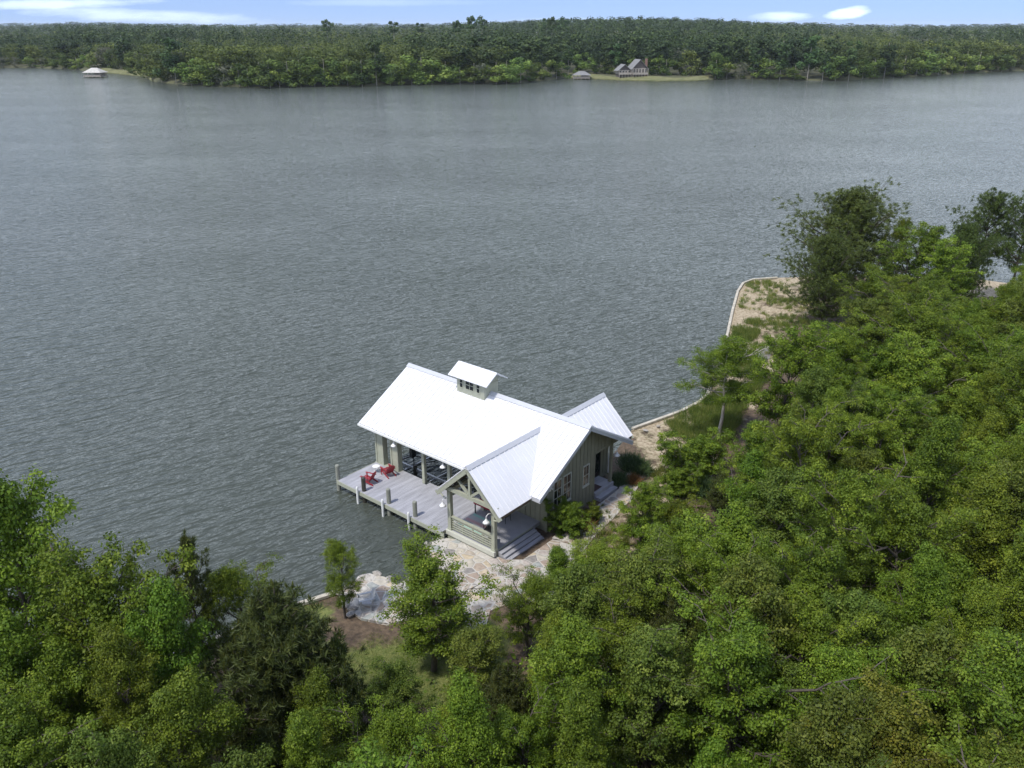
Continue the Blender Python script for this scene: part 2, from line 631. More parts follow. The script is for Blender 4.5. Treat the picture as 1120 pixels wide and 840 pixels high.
# azimuth / elevation tangents (x/y and z/y), clouds as shapes in direction space
tx = wnode('DIVIDE', sep.outputs['X'], sep.outputs['Y'])
tz = wnode('DIVIDE', sep.outputs['Z'], sep.outputs['Y'])
front = wnode('GREATER_THAN', sep.outputs['Y'], 0.05)
cv = nt.nodes.new('ShaderNodeCombineXYZ')
nt.links.new(tx, cv.inputs[0])
nt.links.new(wnode('MULTIPLY', tz, 5.0), cv.inputs[1])
cn = nt.nodes.new('ShaderNodeTexNoise')
cn.inputs['Scale'].default_value = 14
cn.inputs['Detail'].default_value = 7
cn.inputs['Roughness'].default_value = 0.6
nt.links.new(cv.outputs[0], cn.inputs['Vector'])
cloud = None
for (px, py, rx, ry, dens, slope) in ((927, 14, 26, 6.5, 0.95, -0.12), (855, 18.5, 36, 6, 0.55, 0.0), (150, 17, 150, 8, 0.42, 0.04), (40, 5, 130, 6, 0.5, -0.02), (620, 23, 90, 4, 0.15, 0.0), (430, 3, 120, 4, 0.12, 0.0)):
    P = at(px, py - 0.0, HC + 5) - Vector((0, 0, HC)) if py < YH else None
    u0, v0 = P.x / P.y, P.z / P.y
    sx_, sy_ = rx / (F_PX / math.cos(PITCH)), ry / (F_PX / math.cos(PITCH) * 1.0)
    du = wnode('SUBTRACT', tx, u0)
    dv = wnode('SUBTRACT', wnode('SUBTRACT', tz, v0), wnode('MULTIPLY', du, -slope))
    e1 = wnode('POWER', wnode('ABSOLUTE', wnode('DIVIDE', du, sx_)), 2)
    e2 = wnode('POWER', wnode('ABSOLUTE', wnode('DIVIDE', dv, sy_)), 2)
    k = wnode('SUBTRACT', 1.0, wnode('ADD', e1, e2))
    k = wnode('ADD', k, wnode('MULTIPLY', wnode('SUBTRACT', cn.outputs['Fac'], 0.5), 2.6))
    mr = nt.nodes.new('ShaderNodeMapRange')
    mr.inputs['From Min'].default_value = 0.0
    mr.inputs['From Max'].default_value = 1.1
    mr.inputs['To Max'].default_value = dens * 0.85
    nt.links.new(k, mr.inputs['Value'])
    cloud = mr.outputs[0] if cloud is None else wnode('MAXIMUM', cloud, mr.outputs[0])
# bright veil added above the view, so the water reflects a lighter sky
vn = nt.nodes.new('ShaderNodeTexNoise')
vn.inputs['Scale'].default_value = 2.2
vn.inputs['Detail'].default_value = 5
nt.links.new(tc.outputs['Generated'], vn.inputs['Vector'])
# strongest in a low belt, for the far water, weakening towards the zenith
rise = wnode('MINIMUM', wnode('MULTIPLY', wnode('MAXIMUM', wnode('SUBTRACT', mz.outputs[0], 0.035), 0.0), 12.0), 1.0)
fall = wnode('MAXIMUM', wnode('SUBTRACT', 1.15, wnode('MULTIPLY', mz.outputs[0], 1.7)), 0.10)
veil = wnode('MINIMUM', wnode('MULTIPLY', wnode('MULTIPLY', wnode('MULTIPLY_ADD', vn.outputs['Fac'], 0.9, 0.5), fall), rise), 0.97)
cl = wnode('MAXIMUM', wnode('MULTIPLY', cloud, front), veil)
mixc = nt.nodes.new('ShaderNodeMixRGB')
nt.links.new(cl, mixc.inputs[0])
tint = nt.nodes.new('ShaderNodeMixRGB')
tint.blend_type = 'MULTIPLY'
tint.inputs[0].default_value = 1.0
tint.inputs[2].default_value = (0.72, 0.76, 0.98, 1)
nt.links.new(sky.outputs[0], tint.inputs[1])
nt.links.new(tint.outputs[0], mixc.inputs[1])
mixc.inputs[2].default_value = (9.0, 9.9, 10.7, 1)
nt.links.new(mixc.outputs[0], bg.inputs['Color'])

# ---------------------------------------------------------------- water
me = bpy.data.meshes.new('water')
S = 9000
me.from_pydata([(-S, -S, 0), (S, -S, 0), (S, S, 0), (-S, S, 0)], [], [(0, 1, 2, 3)])
me.materials.append(M['water'])
water = bpy.data.objects.new('water', me)
COL.objects.link(water)
tag(water, kind='structure')

# ---------------------------------------------------------------- near land
shore_px = [(225, 702), (262, 686), (310, 665), (355, 651), (372, 645), (385, 636), (404, 628), (420, 632), (434, 640), (452, 628), (455, 612), (466, 596), (478, 588)]
shore = [(-95, 12), (-48, 20), (-26, 29)] + [tuple(at(x, y, 0.4)[:2]) for x, y in shore_px]
shore += [tuple(ab(10.9, 1.0)[:2]), tuple(ab(11.2, 7)[:2]), tuple(ab(11.6, 12.4)[:2]), tuple(ab(12.4, 14.6)[:2])]
shore2_px = [(692, 468), (720, 458), (745, 449), (765, 439), (774, 431), (786, 398), (795, 368), (801, 340), (807, 318), (813, 309), (824, 305), (850, 303), (880, 302), (960, 301), (1065, 304), (1120, 311)]
shore += [tuple(at(x, y, 0.4)[:2]) for x, y in shore2_px]
shore += [(90, 86), (140, 70), (260, 55)]
outer = [(260, -70), (-95, -70)]
poly = shore + outer
PN = np.array(poly)


def sdist(px, py):
    """distance to shore polyline, positive inside the land"""
    px, py = np.asarray(px, float), np.asarray(py, float)
    best = np.full(px.shape, 1e9)
    for i in range(len(shore) - 1):
        a, b = np.array(shore[i]), np.array(shore[i + 1])
        d = b - a
        t = np.clip(((px - a[0]) * d[0] + (py - a[1]) * d[1]) / (d @ d), 0, 1)
        best = np.minimum(best, np.hypot(px - a[0] - t * d[0], py - a[1] - t * d[1]))
    ins = np.zeros(px.shape, bool)
    n = len(PN)
    for i in range(n):
        x1, y1 = PN[i]
        x2, y2 = PN[(i + 1) % n]
        c = ((y1 > py) != (y2 > py)) & (px < (x2 - x1) * (py - y1) / (y2 - y1 + 1e-12) + x1)
        ins ^= c
    return np.where(ins, best, -best)


def gz(x, y):
    x, y = np.asarray(x, float), np.asarray(y, float)
    d = np.maximum(sdist(x, y), 0)
    inland = np.clip((d - 9) / 40, 0, 1)
    inland = inland * inland * (3 - 2 * inland)
    return 0.3 + 0.02 * np.minimum(d, 8) + 3.2 * inland + 0.05 * np.sin(x * 0.7) * np.cos(y * 0.6) * np.clip(d / 4, 0, 1)


def densify(pl, step):
    out = []
    for i in range(len(pl) - 1):
        a, b = Vector(pl[i]), Vector(pl[i + 1])
        n = max(1, int((b - a).length / step))
        for k in range(n):
            out.append(tuple(a.lerp(b, k / n)))
    out.append(tuple(pl[-1]))
    return out


bd = densify(shore, 1.2) + outer
gx, gy = np.meshgrid(np.arange(-94, 200, 1.6), np.arange(-66, 112, 1.6))
gx = gx.ravel() + np.random.RandomState(1).uniform(-.3, .3, gx.size)
gy = gy.ravel() + np.random.RandomState(2).uniform(-.3, .3, gy.size)
keep = sdist(gx, gy) > 0.7
pts = [Vector(p) for p in bd] + [Vector(p) for p in zip(gx[keep], gy[keep])]
edges = [(i, (i + 1) % len(bd)) for i in range(len(bd))]
vo, eo, fo, _, _, _ = geometry.delaunay_2d_cdt(pts, edges, [], 1, 1e-4)
vx = np.array([v[0] for v in vo])
vy = np.array([v[1] for v in vo])
vz = gz(vx, vy)
me = bpy.data.meshes.new('ground')
me.from_pydata(list(zip(vx, vy, vz)), [], [list(f) for f in fo])


def inpoly(px, py, pl):
    px, py = np.asarray(px, float), np.asarray(py, float)
    ins = np.zeros(px.shape, bool)
    n = len(pl)
    for i in range(n):
        x1, y1 = pl[i][0], pl[i][1]
        x2, y2 = pl[(i + 1) % n][0], pl[(i + 1) % n][1]
        ins ^= ((y1 > py) != (y2 > py)) & (px < (x2 - x1) * (py - y1) / (y2 - y1 + 1e-12) + x1)
    return ins


def pxpoly(pl, z=0.4):
    return [tuple(at(x, y, z)[:2]) for x, y in pl]


sand_poly = pxpoly([(690, 468), (780, 425), (792, 380), (800, 330), (806, 312), (818, 305), (905, 302), (905, 320), (888, 345), (862, 360), (850, 400), (832, 425), (815, 450), (790, 500), (760, 545), (722, 548), (702, 520), (690, 500)])
sand_poly2 = pxpoly([(1030, 300), (1150, 300), (1150, 325), (1060, 322), (1035, 315)])
sand_poly3 = pxpoly([(670, 560), (690, 535), (725, 540), (745, 560), (700, 600), (660, 640), (640, 620)])
lawn_poly = pxpoly([(250, 690), (310, 665), (355, 652), (382, 660), (420, 700), (545, 680), (560, 760), (500, 800), (330, 760), (240, 720)])
sandw = (inpoly(vx, vy, sand_poly) * 0.62 + inpoly(vx, vy, sand_poly2) * 1.0 + inpoly(vx, vy, sand_poly3) * 0.5)
# mulch bed around the sapling stays brown
sap = at(372, 685, 0.4)
beach = np.clip(1 - sdist(vx, vy) / 4.0, 0, 1) * (vy > 62) * 0.5
lawnw = inpoly(vx, vy, lawn_poly) * 0.95 * np.clip((np.hypot(vx - sap.x - 0.8, vy - sap.y) - 1.2) / 1.2, 0, 1)
lawnw = np.maximum(lawnw, inpoly(vx, vy, sand_poly) * 0.55)
for nm, arr in (('sand', np.clip(sandw + beach, 0, 1)), ('lawn', lawnw)):
    a = me.attributes.new(nm, 'FLOAT', 'POINT')
    a.data.foreach_set('value', arr.astype(np.float32))
me.materials.append(M['ground'])
for p in me.polygons:
    p.use_smooth = True
ground = bpy.data.objects.new('ground', me)
COL.objects.link(ground)
tag(ground, kind='structure')
bm = bmesh.new()
bm.from_mesh(me)
bmesh.ops.recalc_face_normals(bm, faces=bm.faces)
if sum(f.normal.z for f in bm.faces) < 0:
    bmesh.ops.reverse_faces(bm, faces=bm.faces)
bm.to_mesh(me)
bm.free()


# seawalls: cream concrete cap on a sheet wall
def seawall(pl, label, w_=0.27, top=0.52):
    root = empty('seawall', (pl[0][0], pl[0][1], 0))
    P = [Vector((x, y, 0)) for x, y in pl]
    o = P[0].copy()
    cap, face = MB(), MB()
    for mb, hw, z0, z1 in ((cap, w_ / 2, top - 0.16, top), (face, 0.07, -1.0, top - 0.165)):
        vs = []
        for i, p in enumerate(P):
            d = (P[min(i + 1, len(P) - 1)] - P[max(i - 1, 0)]).normalized()
            s = Vector((-d.y, d.x, 0))
            for q, z in ((-hw, z0), (hw, z0), (hw, z1), (-hw, z1)):
                v = p + s * q - o
                vs.append((v.x, v.y, z))
        fs = [(0, 1, 2, 3)]
        for i in range(len(P) - 1):
            k = i * 4
            for j in range(4):
                fs.append((k + j, k + (j + 1) % 4, k + 4 + (j + 1) % 4, k + 4 + j))
        k = (len(P) - 1) * 4
        fs.append((k + 3, k + 2, k + 1, k))
        mb.add(vs, fs)
    cap.build('cap', M['conc'], root)
    face.build('wall_face', M['darkpile'], root)
    tag(root, label, 'seawall')
    return root


wl = [tuple(at(x, y, 0.5)[:2]) for x, y in shore_px[:5]]
seawall([(-48, 20), (-26, 29)] + wl, 'low cream seawall with a straight cap bordering the lawn beside the sapling')
wr = [tuple(at(x, y, 0.5)[:2]) for x, y in shore2_px[:12]]
seawall(wr, 'long curving cream seawall running from the boathouse to the sandy point')


def far_sheet(name, pts3, m, kind='structure'):
    mb = MB()
    mb.add(pts3, [tuple(range(len(pts3)))])
    o = mb.build(name, m)
    tag(o, kind=kind)
    return o


# stone patio and path
def flat_poly(name, pl, z, thick, m, top_only=False):
    c = Vector((sum(p[0] for p in pl) / len(pl), sum(p[1] for p in pl) / len(pl), 0))
    mb = MB()
    mb.prism([(p[0] - c.x, p[1] - c.y, z - thick) for p in pl], (0, 0, thick))
    o = mb.build(name, m)
    o.location = c
    return o


patio_px = [(372, 646), (384, 636), (404, 627), (421, 631), (434, 640), (452, 628), (454, 612), (466, 595), (478, 587), (500, 590), (552, 612), (572, 612), (604, 590), (640, 600), (664, 632), (650, 660), (590, 668), (556, 660), (536, 668), (530, 692), (512, 694), (505, 672), (470, 672), (425, 682), (395, 676), (376, 662)]
patio = flat_poly('patio', pxpoly(patio_px, 0.5), 0.50, 0.7, M['patio'])
tag(patio, kind='structure')
path = flat_poly('path', pxpoly([(604, 589), (622, 572), (650, 556), (676, 536), (690, 512), (704, 520), (692, 545), (672, 566), (648, 590), (641, 600)], 0.45), 0.505, 0.4, M['patio'])
tag(path, kind='structure')
pud = flat_poly('puddle', pxpoly([(828, 378), (836, 374), (845, 378), (842, 388), (834, 392), (833, 400), (830, 412), (822, 405), (820, 395), (826, 388)], 0.85), 0.0, 0.04, M['puddle'])
c = at(830, 392, 0.5)
pud.location.z = float(gz(c.x, c.y)) + 0.06
tag(pud, kind='structure')

# ---------------------------------------------------------------- boathouse
bh = empty('boathouse', ORG, ROT)
tag(bh, 'olive boathouse with bright white metal roofs and a small cupola over the water', 'boathouse')


def slope(mb, P0, P1, Q1, Q0, n_top, thick=0.09, rib=0.42, ribw=0.05, ribh=0.06):
    """roof slab: P0-P1 along the ridge (top), Q0-Q1 along the eave (bottom); ribs run ridge to eave"""
    P0, P1, Q0, Q1 = map(Vector, (P0, P1, Q0, Q1))
    nrm = (P1 - P0).cross(Q0 - P0).normalized()
    if nrm.z < 0:
        nrm = -nrm
    mb.prism([P0, P1, Q1, Q0], -nrm * thick)
    L = (P1 - P0).length
    Lq = (Q1 - Q0).length
    return nrm


def ribs(mb, axis, start, end, step, top_fn, bot_fn, nrm, w_=0.045, h=0.05):
    u = start + step / 2
    while u < end:
        a, b = Vector(top_fn(u)), Vector(bot_fn(u))
        if (a - b).length > 0.3:
            mb.bar(a + nrm * (h / 2 - 0.004), b + nrm * (h / 2 - 0.004), w_, h, up=nrm)
        u += step


A0, A1 = -0.8, 15.65
BE0, BR, BE1 = 2.9, 8.0, 13.1
ZE, ZR = 4.05, 7.0
PITCHM = (ZR - ZE) / (BR - BE0)
mb = MB()
for b0 in (BE0, BE1):
    n = slope(mb, (A0, BR, ZR), (A1, BR, ZR), (A1, b0, ZE), (A0, b0, ZE), None)
    ribs(mb, 0, A0, A1, 0.42, lambda u: (u, BR, ZR), lambda u, b0=b0: (u, b0, ZE), n)
main_roof = mb.build('roof', M['roof'], bh)
mb = MB()
for b0, s in ((BE0, -1), (BE1, 1)):
    d = Vector((0, s * 0.26, -0.26 * PITCHM))
    mb.prism([(A0 - 0.02, BR, ZR + 0.09), (A1 + 0.02, BR, ZR + 0.09), (A1 + 0.02, BR + d.y, ZR + 0.075 + d.z), (A0 - 0.02, BR + d.y, ZR + 0.075 + d.z)], (0, 0, -0.03))
mb.build('ridge_cap', M['ridge'], main_roof)
# eave and rake boards
mb = MB()
for b0, s in ((BE0, -1), (BE1, 1)):
    mb.box(A0 + 0.02, A1 - 0.02, min(b0 - s * 0.03, b0 - s * 0.09), max(b0 - s * 0.03, b0 - s * 0.09), ZE - 0.30, ZE - 0.055)
    for a in (A0 + 0.05, A1 - 0.05):
        mb.bar((a, BR + s * 0.02, ZR - 0.21), (a, b0 - s * 0.02, ZE - 0.21), 0.07, 0.22, up=(0, 0, 1))
mb.build('fascia', M['ridge'], main_roof)
# gutter
mb = MB()
mb.box(A0, 9.9, BE0 - 0.11, BE0 + 0.0, ZE - 0.17, ZE - 0.04)
mb.build('gutter', M['white'], main_roof)
mb = MB()
for b0 in (BE0, BE1):
    s = 0.14 if b0 < BR else -0.14
    mb.prism([(A0 + 0.15, BR, ZR - 0.13), (A1 - 0.15, BR, ZR - 0.13), (A1 - 0.15, b0 + s, ZE - 0.05), (A0 + 0.15, b0 + s, ZE - 0.05)], (0, 0, -0.04))
    for k in range(20):
        a = A0 + 0.5 + k * 0.8
        mb.bar((a, BR, ZR - 0.24), (a, b0 + s, ZE - 0.17), 0.07, 0.14)
mb.build('ceiling', M['soffit'], bh)

# cross gable: porch end and rear end
CA, HW, CZR, CZE = 12.45, 2.55, 6.35, 3.92
CP = (CZR - CZE) / HW
for nm, bf, s, bend in (('porch_roof', -0.05, 1, BR - (ZR - CZR) / PITCHM), ('rear_roof', 14.0, -1, BR + (ZR - CZR) / PITCHM)):
    mb = MB()
    b_e = BR - s * (ZR - CZE) / PITCHM        # where the low edge meets the main roof plane
    for side in (-1, 1):
        ae = CA + side * HW
        be = (BE0 if s > 0 else BE1) - s * 0.0
        n = slope(mb, (CA, bf, CZR), (CA, bend + s * 0.12, CZR), (ae, be, CZE), (ae, bf, CZE), None)

        def botf(u, ae=ae, be=be):
            t = (u - be) / (bend - be) if abs(u - bf) > abs(be - bf) else 0.0
            t = min(max(t, 0), 1)
            return (ae + (CA - ae) * t, u, CZE + (CZR - CZE) * t)
        lo, hi = min(bf, bend), max(bf, bend)
        ribs(mb, 1, lo, hi, 0.42, lambda u: (CA, u, CZR), botf, n)
    cr = mb.build(nm, M['roof'], bh)
    mb = MB()
    for side in (-1, 1):
        mb.prism([(CA, bf - s * 0.02, CZR + 0.09), (CA, bend, CZR + 0.09), (CA + side * 0.22, bend - s * 0.2, CZR + 0.075 - 0.22 * CP), (CA + side * 0.22, bf - s * 0.02, CZR + 0.075 - 0.22 * CP)], (0, 0, -0.03))
    mb.build('ridge_cap', M['ridge'], cr)
    mb = MB()
    for side in (-1, 1):
        b_in = BE0 - 0.12 if s > 0 else BE1 + 0.12
        a = CA + side * (HW - 0.06)
        mb.box(a - 0.03, a + 0.03, min(bf + s * 0.05, b_in), max(bf + s * 0.05, b_in), CZE - 0.22, CZE - 0.03)
        # soffit
        mb.prism([(CA, bf + s * 0.1, CZR - 0.14), (CA, bend - s * 0.3, CZR - 0.14), (CA + side * (HW - 0.1), b_in, CZE - 0.05), (CA + side * (HW - 0.1), bf + s * 0.1, CZE - 0.05)], (0, 0, -0.03))
    mb.build('soffit', M['soffit'], cr)
    mb = MB()
    for side in (-1, 1):
        mb.bar((CA + side * 0.02, bf + s * 0.06, CZR - 0.24), (CA + side * (HW + 0.02), bf + s * 0.06, CZE - 0.24), 0.12, 0.30)
    mb.build('barge_board', M['trim'], cr)
    if s < 0:
        mb = MB()
        mb.prism([(CA - 2.1, bf - 0.5, CZR - 2.2), (CA + 2.1, bf - 0.5, CZR - 2.2), (CA, bf - 0.5, CZR - 0.35)], (0, -0.08, 0))
        mb.build('gable_panel', M['wall'], cr)

# porch truss
tr = MB()
by = 0.24
TZ = 4.18
tr.bar((CA - 2.2, by, TZ), (CA + 2.2, by, TZ), 0.16, 0.24)
tr.bar((CA, by, TZ + 0.1), (CA, by, CZR - 0.35), 0.15, 0.15)
for side in (-1, 1):
    tr.bar((CA + side * 0.1, by, TZ + 0.15), (CA + side * 1.02, by, CZR - 0.28 - 1.02 * CP), 0.13, 0.15)
    tr.bar((CA, by + 0.03, CZR - 0.22), (CA + side * 2.4, by + 0.03, CZR - 0.22 - 2.4 * CP), 0.14, 0.2)
tr.build('truss', M['trim'], bh)


def post(a, b, z0, z1, w_=0.24, d_=0.24, m='trim', name='post'):
    mb = MB()
    mb.box(a - w_ / 2, a + w_ / 2, b - d_ / 2, b + d_ / 2, z0, z1)
    mb.box(a - w_ / 2 - 0.03, a + w_ / 2 + 0.03, b - d_ / 2 - 0.03, b + d_ / 2 + 0.03, z0, z0 + 0.18)
    return mb.build(name, M[m], bh, bevel=0.008)


# slip columns (two broad ones) and slender posts on the water side
for a0, a1 in ((0.0, 0.82), (1.58, 2.36)):
    mb = MB()
    mb.box(a0 + 0.03, a1 - 0.03, 3.64, 3.98, 0.9, 4.2)
    for x in (a0, a1 - 0.14):
        mb.box(x, x + 0.14, 3.6, 3.637, 0.9, 4.2)
        mb.box(x, x + 0.14, 3.983, 4.02, 0.9, 4.2)
    for x in (a0 - 0.007, a1 - 0.02):
        mb.box(x, x + 0.027, 3.64, 3.98, 0.9, 4.2)
    mb.build('broad_column', M['trim'], bh)
for a in (4.85, 7.3):
    post(a, 3.75, 0.55, 4.35)
for a in (10.32, 13.95):
    post(a, 0.68, 0.86, 3.95, 0.26, 0.26)
for a in (0.1, 2.3, 4.85, 7.3):
    post(a, 12.3, -1.0, 4.3)
for a in (10.32, ):
    post(a, 3.75, 0.86, 4.3)
# header beams
mb = MB()
mb.box(-0.2, 10.2, 3.66, 3.86, 4.12, 4.40)
mb.box(-0.2, 10.2, 12.2, 12.4, 4.05, 4.33)
mb.box(10.25, 10.45, 0.6, 4.9, 3.62, 3.86)
mb.box(13.85, 14.05, 0.6, 4.9, 3.62, 3.86)
mb.build('header_beam', M['trim'], bh)
# brackets at porch posts
for a, s in ((10.32, -1), (13.95, 1)):
    mb = MB()
    pts_ = [(a + s * (0.15 + 0.62 * math.sin(t)), 0.5, 3.15 + 0.62 * (1 - math.cos(t))) for t in [i * math.pi / 12 for i in range(7)]]
    mb.tube(pts_, [0.05] * 7, 6)
    mb.build('bracket', M['trim'], bh)

# porch railing, rim beam and skirt
mb = MB()
mb.box(10.47, 13.81, 0.58, 0.76, 1.86, 1.94)
mb.box(10.47, 13.81, 0.66, 0.70, 1.66, 1.855)
for k in range(4):
    mb.box(10.47, 13.81, 0.655, 0.69, 0.99 + k * 0.165, 1.07 + k * 0.165)
for a in (11.3, 12.14, 12.98):
    mb.box(a - 0.04, a + 0.04, 0.70, 0.78, 0.92, 1.86)
mb.build('railing', M['trim'], bh)
mb = MB()
mb.box(10.1, 14.15, 0.42, 0.60, 0.62, 0.93)
mb.build('rim_beam', M['frame'], bh, bevel=0.01)
mb = MB()
for k in range(4):
    mb.box(10.2, 14.08, 0.50 + 0.012 * (k % 2), 0.58, 0.0 + k * 0.155, 0.148 + k * 0.155)
mb.box(14.0, 14.06, 0.6, 4.2, 0.0, 0.88)
mb.build('skirting', M['trim'], bh)
# porch floor
mb = MB()
k = 0
a = 10.06
while a < 14.0:
    mb.box(a, min(a + 0.135, 14.06), 0.62, 5.05, 0.86, 0.90)
    a += 0.142
mb.box(10.1, 14.0, 0.65, 5.0, 0.62, 0.858)
mb.box(7.6, 10.05, 3.96, 5.0, 0.7, 0.895)
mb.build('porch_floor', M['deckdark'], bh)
# porch steps
st = MB()
st.cur = 0
for k in range(4):
    a = 14.08 + k * 0.275
    z = 0.9 - 0.145 * (k + 1)
    st.cur = 0
    st.box(a - 0.0, a + 0.30, 0.85, 4.25, z - 0.09, z)
    st.cur = 1  # dark strips painted as the shaded gap below each tread nose
    st.box(a + 0.0, a + 0.03, 0.9, 4.2, z + 0.002, z + 0.054)
    st.box(a + 0.22, a + 0.25, 0.9, 4.2, z - 0.145, z - 0.092)
st.cur = 0
for b in (0.86, 4.22):
    st.prism([(14.08, b, 0.85), (15.18, b, 0.27), (15.18, b, 0.0), (14.08, b, 0.0)], (0, 0.03, 0))
st.build('steps', [M['deck'], M['gapshade']], bh)

# ---- cabin walls
def zroof_main(b):
    return ZR - abs(b - BR) * PITCHM


GA = 14.6
mb = MB()
inset = 0.17
T = 0.16
# gable wall b 5 -> 10.1, with a header over the recess up to b 13.0
def gz_top(b):
    return zroof_main(b) - inset


mb.prism([(GA - T, 5.0, 0.25), (GA - T, 10.1, 0.25), (GA - T, 10.1, 3.85), (GA - T, 13.0, 3.85), (GA - T, 13.0, gz_top(13.0)), (GA - T, BR, gz_top(BR)), (GA - T, 5.0, gz_top(5.0))], (T, 0, 0))
# battens
b = 5.2
while b < 12.9:
    if b < 10.1:
        z0 = 0.3
    else:
        z0 = 3.87
    cut = []
    zt = gz_top(b) - 0.02
    segs = [(z0, zt)]
    if 5.45 < b < 7.55:
        segs = [(z0, 1.62), (3.78, zt)]
    if 8.6 < b < 9.5:
        segs = [(z0, 1.85), (3.6, zt)]
    for s0, s1 in segs:
        if s1 - s0 > 0.08:
            mb.box(GA + 0.002, GA + 0.028, b - 0.025, b + 0.025, s0, s1)
    b += 0.4
mb.build('gable_wall', M['wall'], bh)
mb = MB()
mb.box(9.8, GA - T - 0.003, 5.0, 5.16, 0.25, gz_top(5.0) - 0.05)
a = 10.0
while a < GA - 0.2:
    mb.box(a - 0.025, a + 0.025, 4.972, 4.998, 0.92, gz_top(5.0) - 0.1)
    a += 0.4
mb.build('porch_wall', M['wall'], bh)
mb = MB()
mb.prism([(9.8, 5.17, 0.25), (9.8, 13.35, 0.25), (9.8, 13.35, 3.6), (9.8, 13.0, zroof_main(13.0) - .2), (9.8, 8.0, 6.75), (9.8, 5.17, zroof_main(5.17) - .2)], (0.16, 0, 0))
mb.box(9.8, 13.3, 13.36, 13.5, 0.25, 3.8)
mb.prism([(9.8, 13.36, 3.8), (CA + 2.2, 13.36, 3.8), (CA, 13.36, 5.9)], (0, 0.12, 0))
mb.build('lake_wall', M['wall'], bh)
mb = MB()
mb.box(13.24, 13.4, 10.1, 13.5, 0.5, 4.6)
for b in (10.3, 11.3, 12.9, 13.3):
    mb.box(13.402, 13.425, b - 0.025, b + 0.025, 0.9, 3.8)
mb.box(13.4, GA - T - 0.002, 9.96, 10.09, 0.5, 3.85)
mb.build('entry_wall', M['wall'], bh)
# corner boards and trim
mb = MB()
mb.box(GA + 0.002, GA + 0.035, 4.96, 5.12, 0.27, gz_top(5.04) - 0.02)
mb.box(GA - 0.12, GA + 0.035, 4.925, 4.957, 0.27, gz_top(5.0) - 0.12)
mb.box(GA + 0.002, GA + 0.034, 7.62, 7.74, 0.27, 5.9)
mb.box(GA + 0.002, GA + 0.034, 9.98, 10.1, 0.27, 3.84)
mb.box(GA + 0.002, GA + 0.034, 10.11, 12.95, 3.85, 4.0)
mb.build('corner_trim', M['wall'], bh)
post(GA - 0.09, 12.18, 0.86, 3.85, 0.18, 0.18, 'wall')
# foundation
mb = MB()
mb.box(9.9, GA + 0.05, 4.9, 10.05, -0.6, 0.3)
mb.box(9.9, 13.4, 10.05, 13.4, -0.6, 0.3)
mb.build('foundation', M['conc'], bh)


def window(a, b0, b1, z0, z1, cols, rows, along='b', m_frame='frame', parent=None, proud=0.0):
    """window in a wall whose outer face is at a (normal +a)"""
    par = parent or bh
    fr = MB()
    t = 0.07
    x0, x1 = a + 0.003, a + 0.05
    fr.box(x0, x1, b0 - t, b0, z0 - t, z1 + t)
    fr.box(x0, x1, b1, b1 + t, z0 - t, z1 + t)
    fr.box(x0, x1, b0, b1, z1, z1 + t)
    fr.box(x0, x1 + 0.03, b0 - 0.1, b1 + 0.1, z0 - t - 0.07, z0 - t)
    for k in range(1, cols):
        y = b0 + (b1 - b0) * k / cols
        fr.box(x0, x0 + 0.03, y - 0.018, y + 0.018, z0, z1)
    for k in range(1, rows):
        z = z0 + (z1 - z0) * k / rows
        fr.box(x0, x0 + 0.027, b0, b1, z - 0.018, z + 0.018)
    fr.box(x0, x1, b0, b1, z0 - t, z0)
    w1 = empty('window', (0, 0, 0))
    w1.parent = par
    fr.build('frame', M[m_frame], w1)
    g = MB()
    g.box(a + 0.002, a + 0.012, b0, b1, z0, z1)
    g.build('pane', M['glass'], w1)
    return w1


window(GA, 5.62, 6.36, 1.80, 3.62, 2, 3)
window(GA, 6.62, 7.36, 1.80, 3.62, 2, 3)
window(GA, 8.78, 9.36, 2.02, 3.42, 2, 2)
# door in the recess
mb = MB()
mb.box(13.402, 13.45, 11.55, 12.5, 0.9, 3.0)
dr = mb.build('door', M['door'], bh)
mb = MB()
mb.box(13.452, 13.46, 11.68, 12.37, 1.3, 2.85)
mb.build('pane', M['glass'], dr)
mb = MB()
mb.tube([(13.47, 11.64, 1.9), (13.47, 11.64, 2.05)], [0.02, 0.02], 6)
mb.build('handle', M['alu'], dr)
# stoop
mb = MB()
mb.box(13.41, 14.75, 10.12, 12.3, 0.62, 0.90)
mb.box(13.45, 15.12, 10.15, 12.27, 0.25, 0.62)
mb.build('stoop', M['deck'], bh, bevel=0.01)
# downspout
mb = MB()
mb.tube([(GA + 0.3, 13.3, 3.8), (13.5, 13.45, 3.5), (13.5, 13.45, 0.7)], [0.05] * 3, 6)
mb.build('downspout', M['white'], bh)


def barn_lamp(a, b, z, da, db):
    """goose-neck lamp: shade rim at (a,b,z), arm leading back to the wall/beam by (da,db)"""
    mb = MB()
    pts_ = [(a, b, z + 0.25), (a, b, z + 0.42), (a + da * 0.35, b + db * 0.35, z + 0.56), (a + da, b + db, z + 0.5)]
    mb.tube(pts_, [0.022] * 4, 6)
    mb.tube([(a + da, b + db, z + 0.5), (a + da * 1.06, b + db * 1.06, z + 0.5)], [0.06, 0.06], 8)
    o = mb.build('lamp', M['lamp'], bh)
    mb = MB()
    prof = [(0.05, 0.27), (0.07, 0.22), (0.09, 0.15), (0.17, 0.08), (0.23, 0.0), (0.20, 0.0), (0.14, 0.06)]
    n = 14
    vs, fs = [], []
    for r_, h in prof:
        for j in range(n):
            t = 2 * math.pi * j / n
            vs.append((a + r_ * math.cos(t), b + r_ * math.sin(t), z + h))
    for i in range(len(prof) - 1):
        for j in range(n):
            fs.append((i * n + j, i * n + (j + 1) % n, (i + 1) * n + (j + 1) % n, (i + 1) * n + j))
    mb.add(vs, fs)
    mb.build('lamp_shade', M['lamp'], o, smooth=True)


